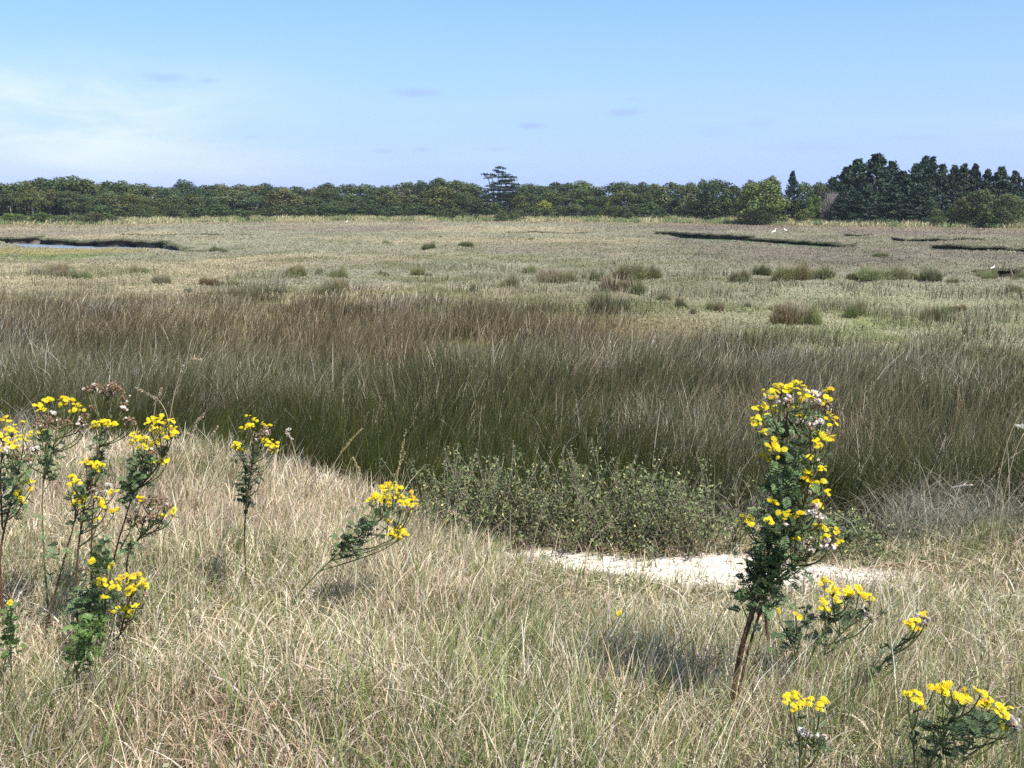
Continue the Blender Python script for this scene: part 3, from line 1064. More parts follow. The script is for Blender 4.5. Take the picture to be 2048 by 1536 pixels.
# skyline row: (u, top v, width, tint)
SKY = [(-40, 366, 90, 'dark green'), (8, 366, 80, 'dark green'), (45, 363, 70, 'olive'), (80, 357, 76, 'dark green'), (130, 352, 96, 'mid green'), (172, 358, 76, 'olive'), (212, 362, 70, 'dark green'),
       (240, 361, 74, 'mid green'), (280, 367, 80, 'olive'), (312, 374, 66, 'dark green'), (338, 374, 50, 'blue green'), (392, 371, 46, 'blue green'), (416, 369, 60, 'dark green'),
       (446, 367, 72, 'olive'), (482, 369, 66, 'grey green'), (513, 371, 60, 'brownish olive'), (532, 366, 52, 'blue green'), (562, 372, 66, 'olive'), (594, 372, 64, 'dark green'),
       (624, 374, 50, 'brownish olive'), (656, 366, 62, 'deep green'), (695, 369, 66, 'mid green'), (736, 368, 66, 'dark green'), (772, 370, 60, 'olive'), (812, 363, 56, 'brownish olive'), (842, 361, 52, 'dark green'),
       (878, 356, 64, 'deep green'), (915, 362, 84, 'mid green'), (946, 368, 56, 'blue green'), (1056, 366, 76, 'mid green'), (1112, 364, 66, 'dark green'), (1152, 361, 86, 'mid green'), (1192, 374, 56, 'dark green'),
       (1238, 365, 84, 'dark green'), (1284, 364, 46, 'deep green'), (1310, 366, 52, 'olive'), (1345, 364, 70, 'grey green')]
us = [a[0] for a in SKY]
for k, (u, vt, w, ti) in enumerate(SKY):
    plant_tree('broadleaf_tree', 'round', u, vt, w * 1.42, 24 + random.uniform(-3, 5), ti, f'{ti} rounded tree on the wood skyline, {relative(us, k)}', group='trees on the skyline of the far wood')
# middle row
MID = [(-30, 384, 80, 'olive', 'raised'), (18, 381, 66, 'dark green', 'raised'), (62, 380, 64, 'olive', 'raised'), (98, 378, 60, 'brownish olive', 'raised'), (138, 382, 62, 'dark green', 'raised'), (170, 388, 66, 'dark green', 'round'),
       (212, 384, 74, 'grey green', 'round'), (255, 388, 62, 'olive', 'round'), (292, 394, 50, 'olive', 'round'), (345, 388, 60, 'grey green', 'round'), (383, 386, 60, 'olive', 'round'), (425, 394, 60, 'blue green', 'round'),
       (468, 380, 84, 'grey green', 'raised'), (512, 388, 48, 'blue green', 'raised'), (568, 378, 96, 'brownish olive', 'round'), (622, 394, 56, 'mid green', 'round'), (655, 376, 72, 'dark green', 'round'), (700, 386, 62, 'mid green', 'round'),
       (742, 390, 62, 'dark green', 'round'), (782, 384, 62, 'olive', 'round'), (826, 390, 64, 'grey green', 'round'), (875, 374, 96, 'olive', 'round'), (925, 384, 60, 'dark green', 'round'), (1010, 382, 72, 'brownish olive', 'round'),
       (1056, 384, 66, 'olive', 'round'), (1104, 380, 56, 'mid green', 'raised'), (1160, 378, 76, 'mid green', 'raised'), (1205, 390, 60, 'mid green', 'round'), (1250, 380, 66, 'olive', 'raised'), (1292, 384, 50, 'dark green', 'raised')]
us = [a[0] for a in MID]
for k, (u, vt, w, ti, kd) in enumerate(MID):
    plant_tree('broadleaf_tree', kd, u, vt, w * 1.12, 14 + random.uniform(-2, 3), ti, f'{ti} lower tree inside the wood, {relative(us, k)}', group='lower trees inside the far wood')
# front thicket shrubs in the shade of the wood
LOW = [(200, 410, 60, 'dark green'), (248, 412, 66, 'deep green'), (345, 414, 60, 'dark green'), (392, 410, 66, 'deep green'), (434, 408, 60, 'deep green'), (478, 418, 70, 'dark green'), (528, 416, 60, 'dark green'),
       (566, 408, 66, 'mid green'), (612, 410, 66, 'dark green'), (658, 404, 70, 'deep green'), (702, 408, 66, 'dark green'), (748, 406, 62, 'deep green'), (792, 412, 60, 'dark green'), (836, 410, 66, 'deep green'), (878, 412, 60, 'dark green'),
       (955, 398, 56, 'deep green'), (985, 404, 50, 'dark green'), (1300, 404, 60, 'deep green'), (1345, 400, 66, 'dark green'), (1395, 398, 66, 'deep green'), (1440, 396, 70, 'dark green'), (1482, 398, 60, 'deep green'), (1568, 402, 60, 'deep green'), (1602, 406, 50, 'dark green'), (1640, 404, 56, 'deep green')]
us = [a[0] for a in LOW]
for k, (u, vt, w, ti) in enumerate(LOW):
    plant_tree('thicket_shrub', 'bush', u, vt, w * 1.15, 8 + random.uniform(-1, 2), ti, f'{ti} thicket shrub at the wood foot, {relative(us, k)}', 'shrub', 'thicket shrubs at the foot of the far wood')
# single ones the photograph tells apart
plant_tree('domed_tree', 'round', 365, 359, 62, 26, 'blue green', 'blue green tree with a high smooth dome standing above the left wood', 'tree')
plant_tree('cypress_tree', 'cypress', 997, 334, 84, 13, 'black green', 'tall black green cypress with flat layered tiers rising above the wood', 'tree')
for a in [('bush', 20, 426, 60, 1.0, 'bright green', 'bright green low bush at the left end of the wood edge'),
          ('bush', 84, 424, 66, 1.0, 'bright green', 'wide bright green bush in front of the pale trunks'),
          ('bush', 42, 430, 44, -1.5, 'mid green', 'small green bush between the two bright green bushes at far left'),
          ('bush', 120, 430, 46, -1, 'pale green', 'small yellowish bush right of the wide bright green bush'),
          ('bush', 152, 429, 44, -1, 'grey green', 'grey green bush left of the brownish bush at the wood edge'),
          ('bush', 190, 424, 64, -0.5, 'brownish olive', 'brownish olive bush before the shaded wood at left'),
          ('bush', 222, 429, 50, -1.5, 'mid green', 'green bush at the right end of the left bush row'),
          ('bush', 283, 417, 44, 9, 'blue green', 'round dark blue green bush beside the green meadow gap'),
          ('bush', 257, 420, 40, 9, 'dark green', 'dark bush left of the round bush by the meadow gap'),
          ('bush', 496, 432, 11, -3, 'black green', 'tiny black green bush alone in the dry grass strip'),
          ('bush', 905, 416, 78, 4, 'mid green', 'wide low mid green bush left of the cypress foot'),
          ('bush', 953, 428, 16, 0, 'grey', 'small dark upright bush just left of the cypress foot'),
          ('bush', 1002, 422, 34, -5, 'dark green', 'dark green bush standing forward right of the cypress foot'),
          ('bush', 1034, 416, 46, -2, 'grey green', 'grey green bush between the forward dark bush and the hedge'),
          ('bush', 1090, 400, 44, 9, 'yellow flowering', 'large yellow flowering bush behind the left end of the hedge'),
          ('bush', 1218, 403, 18, 9, 'yellow flowering', 'small yellow flowering bush behind the middle of the hedge')]:
    kd, u, vt, w, off, ti, lab = a
    plant_tree('bush', kd, u, vt, w, off, ti, lab, 'bush')
for k, (u, vt, w, ti, lab) in enumerate([(1068, 411, 46, 'dark green', 'dark hedge shrub at the left end, below the large yellow bush'), (1104, 408, 52, 'grey green', 'grey flecked hedge shrub second from the left end'),
                                         (1146, 406, 56, 'grey green', 'grey flecked hedge shrub in the middle left of the hedge'), (1186, 406, 48, 'dark green', 'dark hedge shrub left of the small yellow bush'),
                                         (1222, 408, 44, 'deep green', 'deep green hedge shrub below the small yellow bush'), (1258, 405, 56, 'mid green', 'rounded green hedge shrub at the right end of the hedge')]):
    plant_tree('hedge_shrub', 'hedge', u, vt, w * 1.25, 6, ti, lab, 'shrub', 'shrubs of the flat topped hedge')
# right hand wood
RIGHT = [('round', 1382, 366, 74, 10, 'grey green', 'grey green mottled tree right of the hedge, left of the dark spreading tree'),
         ('round', 1408, 358, 40, 16, 'dark green', 'narrow dark tree with a tufted top behind the mottled tree'),
         ('round', 1432, 357, 96, 12, 'dark green', 'broad dark spreading tree left of the pale green tree'),
         ('round', 1470, 370, 70, 10, 'mid green', 'green tree touching the left side of the pale green tree'),
         ('round', 1502, 360, 66, 24, 'blue green', 'distant blue green tree behind the pale green tree'),
         ('round', 1545, 352, 60, 20, 'olive', 'olive tree rising just behind the pale green tree'),
         ('round', 1532, 362, 118, -2, 'pale green', 'broad pale green tree standing forward at the wood edge'),
         ('bush', 1492, 408, 56, -1, 'mid green', 'low green bush under the left side of the pale green tree'),
         ('bush', 1528, 412, 60, -6, 'deep green', 'deep green bush under the pale green tree'),
         ('conifer', 1586, 344, 60, 8, 'blue green', 'solitary dark pine right behind the pale green tree'),
         ('round', 1612, 364, 54, 8, 'mid green', 'mid green tree right of the solitary dark pine'),
         ('round', 1640, 362, 50, 10, 'olive', 'olive tree left of the leafless grey bush'),
         ('round', 1630, 388, 44, 5, 'bright green', 'bright green young tree before the olive tree'),
         ('bush', 1610, 417, 46, 2, 'pale green', 'pale green round bush on the grass under the pine'),
         ('leafless', 1666, 384, 56, 3, 'grey', 'leafless grey bush at the left foot of the conifers')]
for kd, u, vt, w, off, ti, lab in RIGHT:
    plant_tree({'round': 'broadleaf_tree', 'bush': 'bush', 'conifer': 'pine_tree', 'leafless': 'leafless_bush'}[kd], kd, u, vt, w, off, ti, lab, 'bush' if kd in ('bush', 'leafless') else 'tree')
CON = [(1668, 356, 60, 14, 'leftmost low conifer of the dark plantation'), (1694, 336, 64, 9, 'dark conifer with a ragged top at the left edge of the plantation'), (1716, 321, 72, 11, 'second tallest conifer left of the broad one'),
       (1754, 311, 84, 8, 'broadest and tallest conifer of the dark plantation'), (1784, 325, 62, 11, 'conifer leaning on the right side of the broadest conifer'), (1806, 344, 62, 9, 'low conifer in the dip right of the broadest conifer'),
       (1832, 330, 60, 7, 'feathery conifer just left of the twin spires'), (1852, 315, 46, 10, 'left spire of the twin conifers'), (1866, 316, 46, 10, 'right spire of the twin conifers'),
       (1886, 331, 52, 11, 'pointed conifer just right of the twin spires'), (1910, 333, 46, 11, 'narrow conifer above the light bush'), (1930, 330, 52, 12, 'pointed conifer above the small olive tree'),
       (1951, 330, 40, 12, 'thin spire conifer above the round olive tree'), (1976, 341, 46, 11, 'lower conifer between the thin spire and the blunt conifer'), (2003, 336, 56, 11, 'blunt dark conifer above the right olive tree'),
       (2030, 344, 50, 11, 'conifer second from the right edge'), (2058, 348, 54, 11, 'conifer cut by the right edge')]
for u, vt, w, off, lab in CON:
    plant_tree('conifer_tree', 'conifer', u, vt, w * 2.05, off, 'grey' if w < 60 else 'dark green', lab, 'tree', 'dark conifers of the plantation')
for kd, u, vt, w, off, ti, lab in [('conifer', 1730, 366, 90, 3, 'grey', 'low skirt conifer under the broadest conifer'), ('conifer', 1788, 372, 90, 3, 'grey', 'low dark conifer at the grass edge left of the twin spires'), ('conifer', 1690, 380, 70, 3, 'grey', 'low dark conifer next to the leafless bush'), ('conifer', 1840, 376, 84, 3, 'grey', 'low dark conifer under the twin spires')]:
    plant_tree('conifer_tree', kd, u, vt, w * 1.4, off, ti, lab, 'tree', 'low conifers at the plantation edge')
for u, vt, w, off, ti, lab in [(1924, 394, 50, 1, 'olive', 'small light olive tree left of the round olive trees'), (1966, 379, 84, 0, 'grey green', 'large round grey olive tree before the conifers'),
                               (2014, 388, 84, -1, 'grey green', 'round grey olive tree at the right edge of the strip')]:
    plant_tree('olive_toned_tree', 'round', u, vt, w, off, ti, lab, 'tree')
for u, vt, w, off, ti, lab in [(1873, 417, 40, -1, 'mid green', 'round green bush on the dry grass under the twin spires'), (1978, 420, 60, -3, 'dark green', 'dark bush under the round grey olive tree'),
                               (1912, 412, 44, 4, 'deep green', 'deep green bush behind the round green bush')]:
    plant_tree('bush', 'bush', u, vt, w, off, ti, lab, 'bush')

# ------------------------------------------------------------------ MARSH SHRUBS
SPROTO = []


def shrub_proto(seed, leafy):
    rs = random.Random(seed)
    fb, tb = MB(), MB()
    n = 3200
    K = rs.randint(5, 8)
    cl = np.array([(rs.uniform(-.34, .34), rs.uniform(-.28, .28), rs.uniform(.10, .20), rs.uniform(.45, 1.0), rs.uniform(.8, 1.2), rs.uniform(0, 1)) for _ in range(K)])
    cl[0, 3] = 1.0
    ki = rng.integers(0, K, n)
    a = rng.uniform(0, 2 * math.pi, n)
    q_ = np.sqrt(rng.random(n))
    base = np.stack([cl[ki, 0] + np.cos(a) * q_ * cl[ki, 2], cl[ki, 1] + np.sin(a) * q_ * cl[ki, 2], np.zeros(n)], 1)
    hg = cl[ki, 3] * (1 - .55 * q_ ** 2) * rng.uniform(.35, 1.0, n)
    ln = np.stack([np.cos(a), np.sin(a)], 1) * (q_ * rng.uniform(0.0, 0.14, n))[:, None] + rng.normal(0, .035, (n, 2))
    ln[:, 0] += .04
    c = np.array([0.185, 0.200, 0.112]) * rng.uniform(.6, 1.35, (n, 1)) * cl[ki, 4][:, None]
    br = rng.random(n) < 0.12 + .5 * (cl[ki, 5] > .75)
    c[br] = np.array([0.195, 0.150, 0.108]) * rng.uniform(.6, 1.25, (br.sum(), 1))
    blades(fb, base, hg, rng.uniform(.006, .013, n), ln, np.zeros(n), c * .95, c * 1.1, 2)
    m = 4200 if leafy else 2200
    i_ = rng.integers(0, n, m)
    t = rng.uniform(.3, 1.0, m)
    ctr = base[i_].copy()
    ctr[:, :2] += ln[i_] * (t ** 1.6)[:, None]
    ctr[:, 2] += hg[i_] * t
    quads(fb, ctr + rng.normal(0, .015, (m, 3)), rng.normal(size=(m, 3)) + [0, 0, .6], 0.026, 0.018, c[i_] * rng.uniform(.8, 1.3, (m, 1)))
    for k_ in range(16):
        aa = rs.uniform(0, 6.28)
        rr_ = rs.uniform(.1, .45)
        tube(tb, [(rr_ * .3 * math.cos(aa), rr_ * .3 * math.sin(aa), -.02), (rr_ * .7 * math.cos(aa), rr_ * .7 * math.sin(aa), .35), (rr_ * math.cos(aa), rr_ * math.sin(aa), rs.uniform(.6, .95))], .012, .004, 4)
    return fb.mesh('foliage', M_SHRUB), tb.mesh('twigs', M_TWIG)


for s in range(8):
    SPROTO.append(shrub_proto(700 + s, s % 2 == 0))  # noqa
ST = {'green': (1.0, 1.08, .8), 'olive': (1.06, 1.03, .84), 'brown': (1.12, .97, .95), 'dark': (.72, .76, .66), 'rust': (1.15, .90, .72), 'grey': (1.15, 1.2, 1.3), 'pale': (1.5, 1.5, 1.1)}
SHR = [  # u, base v, width, height, tint, where
    (92, 554, 88, 28, 'olive', 'largest olive marsh shrub at the left, below the creek'), (165, 559, 56, 20, 'green', 'green marsh shrub touching the largest left shrub'),
    (120, 556, 34, 18, 'brown', 'brown tuft in front of the largest left marsh shrub'), (274, 548, 38, 18, 'green', 'small upright green shrub alone right of the left pair'),
    (325, 568, 46, 20, 'brown', 'brownish shrub below the small upright green shrub'), (418, 569, 54, 16, 'rust', 'rust red low shrub left of centre above the rushes'),
    (458, 571, 48, 13, 'olive', 'low olive shrub joined to the rust red shrub'), (585, 553, 62, 22, 'olive', 'wide olive brown shrub left of the small round one'),
    (638, 548, 22, 14, 'green', 'small round green shrub between two olive shrubs'), (678, 557, 38, 24, 'olive', 'upright feathery olive shrub right of the small round one'),
    (588, 558, 18, 8, 'rust', 'tiny rust tuft under the wide olive brown shrub'), (378, 586, 18, 14, 'grey', 'small grey green tuft just above the left rushes'),
    (470, 593, 34, 20, 'olive', 'round olive shrub at the rush edge left of centre'), (557, 589, 20, 14, 'dark', 'small dark round shrub at the rush edge'),
    (514, 585, 12, 10, 'green', 'tiny green tuft between two shrubs at the rush edge'), (655, 587, 92, 30, 'brown', 'wide purple brown tussock at the rush edge left of centre'),
    (30, 515, 40, 8, 'grey', 'low grey tuft on the flat before the left creek'), (434, 502, 28, 10, 'green', 'low green cushion right of the left creek end'),
    (778, 489, 30, 9, 'green', 'flat green shrub far out left of the twiggy one'), (862, 498, 28, 15, 'dark', 'dark twiggy shrub far out on the marsh'),
    (930, 494, 38, 13, 'olive', 'olive shrub far out right of the dark twiggy one'), (1062, 481, 12, 7, 'green', 'tiny green shrub farthest out in the middle'), (880, 476, 10, 5, 'dark', 'speck of dark shrub beyond the twiggy one'),
    (840, 550, 40, 17, 'green', 'round green shrub on bare marsh left of the centre cluster'), (774, 552, 12, 9, 'green', 'right one of two tiny green tufts left of the round shrub'), (761, 549, 9, 8, 'dark', 'left one of two tiny tufts left of the round shrub'),
    (860, 553, 18, 9, 'grey', 'grey tuft at the right foot of the round green shrub'), (1022, 577, 58, 30, 'olive', 'broad olive shrub left front of the centre cluster'),
    (1058, 548, 46, 18, 'green', 'green shrub at the back of the centre cluster'), (1113, 563, 72, 27, 'brown', 'brown topped shrub in the centre cluster'),
    (1168, 557, 16, 11, 'green', 'small green tuft between the centre cluster and the large clump'), (1192, 562, 42, 22, 'green', 'green shrub at the left end of the large clump'),
    (1245, 558, 100, 34, 'olive', 'largest olive shrub of the right centre clump'), (1307, 557, 34, 27, 'green', 'upright green shrub at the right end of the large clump'),
    (1225, 585, 80, 34, 'brown', 'brown shrub in front of the large clump'), (1275, 588, 60, 28, 'green', 'green shrub in front of the large clump right side'),
    (952, 584, 24, 20, 'grey', 'grey green tuft above the rush edge at centre'), (1215, 626, 92, 44, 'dark', 'large dark tussock below the right centre clump'),
    (1332, 602, 30, 20, 'olive', 'olive tuft on the meadow left of the narrow one'), (1361, 616, 22, 22, 'dark', 'narrow dark tuft on the meadow by the rushes'),
    (1478, 563, 62, 25, 'olive', 'olive shrub at the left end of the right shrub row'), (1526, 550, 38, 21, 'dark', 'dark brown round shrub second in the right shrub row'),
    (1580, 561, 70, 36, 'green', 'tall green shrub in the right shrub row'), (1645, 556, 82, 25, 'green', 'wide green shrub right of the tall one in the row'),
    (1706, 558, 36, 14, 'olive', 'low olive shrub mid right of the right shrub row'), (1762, 557, 100, 26, 'olive', 'widest olive shrub of the right shrub row'), (1812, 558, 40, 22, 'green', 'green shrub just left of the dark one in the row'),
    (1868, 564, 62, 29, 'dark', 'dark rounded shrub near the right end of the row'), (1903, 568, 32, 15, 'green', 'small green shrub hugging the dark rounded one'),
    (1972, 556, 46, 16, 'green', 'low green shrub under the nearest white egret'), (2034, 558, 44, 17, 'olive', 'low olive shrub at the right edge beyond the egret'), (2022, 587, 46, 22, 'olive', 'olive shrub at the right edge on the meadow'),
    (1758, 516, 40, 12, 'green', 'flat green shrub alone on the right marsh'), (1430, 623, 30, 22, 'olive', 'round olive tuft on the meadow left part'), (1388, 628, 16, 14, 'dark', 'small dark tuft beside the round olive tuft'),
    (1498, 616, 20, 13, 'grey', 'small grey tuft in the middle of the meadow'), (1585, 646, 90, 46, 'brown', 'large reddish tussock in front of the meadow'), (1615, 650, 60, 36, 'green', 'green half of the large reddish tussock'),
    (1700, 632, 56, 32, 'olive', 'spiky olive tussock right of the large reddish one'), (1920, 622, 40, 14, 'rust', 'rust red low shrub on the right meadow'), (1893, 625, 30, 12, 'green', 'bright green patch left of the rust red shrub'),
    (1868, 642, 54, 32, 'dark', 'dark tussock at the right edge of the rushes')]
for k, (u, vb, w, hp, ti, lab) in enumerate(SHR):
    p = ground_at(u, vb)
    d = p[1]
    i_ = k % len(SPROTO)
    root = empty('marsh_shrub', (p[0], d, p[2] - 0.03), lab, 'shrub', 'shrubs and tussocks on the marsh', random.uniform(0, 6.28))
    sw = w / F * d * 1.18
    root.scale = (sw, sw * 0.9, hp / F * d * 1.25 + 0.05)
    fo = bpy.data.objects.new('foliage', SPROTO[i_][0])
    fo.color = tuple(c * random.uniform(.94, 1.06) for c in ST[ti]) + (1,)
    tw = bpy.data.objects.new('twigs', SPROTO[i_][1])
    for o in (fo, tw):
        C.objects.link(o)
        o.parent = root

# ------------------------------------------------------------------ LEAFY SHRUBS under the bank
for u, vb, w, hp, lab in [(905, 1035, 190, 150, 'grey green leafy shrub at the left end of the bank hollow'), (1010, 1075, 220, 190, 'grey green leafy shrub above the left end of the white sand'),
                          (1140, 1098, 240, 200, 'largest grey green leafy shrub behind the middle of the sand'), (1275, 1104, 220, 190, 'leafy shrub with dark gaps behind the sand, left of the tall ragwort'),
                          (1410, 1112, 210, 150, 'low leafy shrub behind the sand beside the tall ragwort'), (1700, 1060, 150, 60, 'low sparse leafy shrub right of the tall ragwort')]:
    d0 = float(edge((u - 1024) / F * 6.4)) - 0.12
    x0 = (u - 1024) / F * (d0 + 0.25)
    z0 = h1(x0, d0 + 0.15)
    sc = (d0 + 0.5) / F
    W_, H_ = w * sc * 1.15, hp * sc + 0.06
    root = empty('leafy_shrub', (x0, d0 + 0.15, z0), lab, 'shrub', 'leafy shrubs below the bank')
    sb, lb_ = MB(), MB()
    for k in range(84):
        a_, e_ = random.uniform(0, 6.28), random.uniform(.1, 1.0)
        p0 = np.array([random.gauss(0, W_ * .25), random.gauss(0, .18), -0.05])
        p2 = np.array([p0[0] + math.cos(a_) * W_ * .28, p0[1] + math.sin(a_) * .30, H_ * random.uniform(.22, .95) * (1 - .5 * abs(p0[0]) / W_)])
        p1 = (p0 + p2) / 2 + np.array([random.gauss(0, .03), random.gauss(0, .03), .05])
        L_ = smooth_line([p0, p1, p2], 7)
        tube(sb, L_, .004, .0015, 4)
        m = 40
        t = 1 - rng.random(m) ** 1.4 * .75
        ctr = np.stack([np.interp(t, np.linspace(0, 1, 7), L_[:, q_]) for q_ in range(3)], 1) + rng.normal(0, .016, (m, 3))
        c = np.array([0.108, 0.134, 0.055]) * rng.uniform(.35, 1.9, (m, 1)) * random.uniform(.75, 1.25)
        yl = rng.random(m) < .03
        c[yl] = [0.50, 0.43, 0.18]
        quads(lb_, ctr, rng.normal(0, .7, (m, 3)) + [-.2, -.1, .7], rng.uniform(.015, .032, m), rng.uniform(.010, .017, m), c)
    sb.build('stems', M_TWIG, root)
    lb_.build('leaves', M_LEAF, root)

# ------------------------------------------------------------------ DEAD STEMS (stuff) and a bleached branch
dead_mb = MB()
for (uc, vc, su, sv, dc, n) in [(1960, 1010, 95, 42, 6.9, 2600), (1860, 1030, 60, 30, 6.7, 700), (25, 815, 40, 40, 9.0, 700), (1560, 1010, 90, 40, 7.1, 900), (1340, 990, 120, 45, 7.6, 900)]:
    for _ in range(1):
        uu, dd = rng.normal(uc, su, n), rng.normal(dc, .45, n)
        xx = (uu - 1024) / F * dd
        zz = height(xx, dd) + rng.uniform(0, .32, n) * rng.random(n)
        ln = rng.normal(0, 1, (n, 2))
        ln = ln / np.linalg.norm(ln, axis=1, keepdims=True) * rng.uniform(.1, .5, (n, 1))
        c = pick(np.array([[0.27, 0.25, 0.19], [0.19, 0.175, 0.13], [0.38, 0.355, 0.28], [0.12, 0.105, 0.07]]), n)
        blades(dead_mb, np.stack([xx, dd, zz], 1), rng.uniform(.05, .5, n), rng.uniform(.003, .0055, n), ln, rng.uniform(0, .9, n), c, c, 4)
tag(dead_mb.build('dead_stems', M_GRASS), 'tangled grey dead stems at the foot of the rushes', 'dead stems', kind='stuff')

br = MB()
pb = [at(1905, 976, 6.9), at(1925, 972, 6.85), at(1945, 970, 6.8)]
tube(br, smooth_line(pb, 8), .010, .006, 7)
tube(br, smooth_line([pb[1], at(1934, 964, 6.9)], 4), .005, .002, 5)
tag(br.build('dead_branch', M_WOOD, smooth=True), 'short bleached branch lying on the grey dead stems', 'branch')

# ------------------------------------------------------------------ RAGWORTS
YEL = np.array([0.68, 0.59, 0.02])


def add_flower(mb, p, nrm, r):
    nrm = np.asarray(nrm, float)
    nrm = nrm / np.linalg.norm(nrm)
    a = np.cross(nrm, [0.3, 0.8, 0.5])
    a /= np.linalg.norm(a)
    b = np.cross(nrm, a)
    k = random.choice([10, 11, 12])
    droop = random.uniform(-.05, .35)
    ph = random.random()
    V, q, col = [], [], []
    cy = YEL * random.uniform(.8, 1.15) * (np.array([.92, .72, .8]) if random.random() < .18 else 1)
    for m in range(k):
        t = 2 * math.pi * (m + ph) / k
        dr = math.cos(t) * a + math.sin(t) * b
        tg = -math.sin(t) * a + math.cos(t) * b
        w = r * .155
        i = len(V)
        V += [p + dr * r * .3 - tg * w * .5, p + dr * r * .3 + tg * w * .5, p + dr * r + tg * w - nrm * r * droop, p + dr * r - tg * w - nrm * r * droop]
        q.append((i, i + 1, i + 2, i + 3))
    mb.add(np.array(V), q, None, np.tile(cy, (len(V), 1)))
    D = [p + nrm * r * .18]
    for m in range(7):
        t = 2 * math.pi * m / 7
        D.append(p + (math.cos(t) * a + math.sin(t) * b) * r * .36 + nrm * r * .04)
    mb.add(np.array(D), None, [(0, 1 + m, 1 + (m + 1) % 7) for m in range(7)], np.array([0.60, 0.33, 0.01]))


def add_seed(mb, p, r, pw=.75):
    n = 16
    dv = sphere_dirs(n)
    white = random.random() < pw
    c0 = np.array([0.66, 0.59, 0.52]) if white else np.array([0.30, 0.20, 0.13])
    quads(mb, p + dv * r * .55, dv + rng.normal(0, .4, (n, 3)), r * 1.1, r * .9, c0 * rng.uniform(.75, 1.15, (n, 1)))


def add_leaf(mb, p, dr, L_, col):
    """lobed leaf: midrib with pairs of toothed lobes"""
    dr = dr / np.linalg.norm(dr)
    sd = np.cross(dr, [0, 0, 1])
    sd = sd / max(np.linalg.norm(sd), 1e-6)
    up = np.cross(sd, dr)
    roll = random.gauss(0, .5)
    sd = sd * math.cos(roll) + up * math.sin(roll)
    V, t = [], []
    nl = 6
    for m in range(nl):
        f = (m + .4) / nl
        ctr = p + dr * L_ * f - np.array([0, 0, 1]) * L_ * .35 * f * f
        wl = L_ * (.30 * math.sin(math.pi * (.22 + .7 * f)) + .02)
        for sgn in (-1, 1):
            i = len(V)
            tip = ctr + sd * sgn * wl + dr * wl * .6 + up * random.gauss(0, .12) * wl
            V += [ctr - dr * L_ * .02, tip, ctr + dr * L_ * .06, ctr + sd * sgn * wl * .7 - dr * wl * .25 + up * random.gauss(0, .2) * wl]
            t += [(i, i + 1, i + 2), (i, i + 3, i + 1)]
    i = len(V)
    e = p + dr * L_ - np.array([0, 0, 1]) * L_ * .35
    V += [p - sd * L_ * .035, p + sd * L_ * .035, e]
    t.append((i, i + 1, i + 2))
    mb.add(np.array(V), None, t, np.tile(col, (len(V), 1)))


LEAF_DARK = np.array([0.105, 0.158, 0.070])
LEAF_BRIGHT = np.array([0.10, 0.17, 0.045])


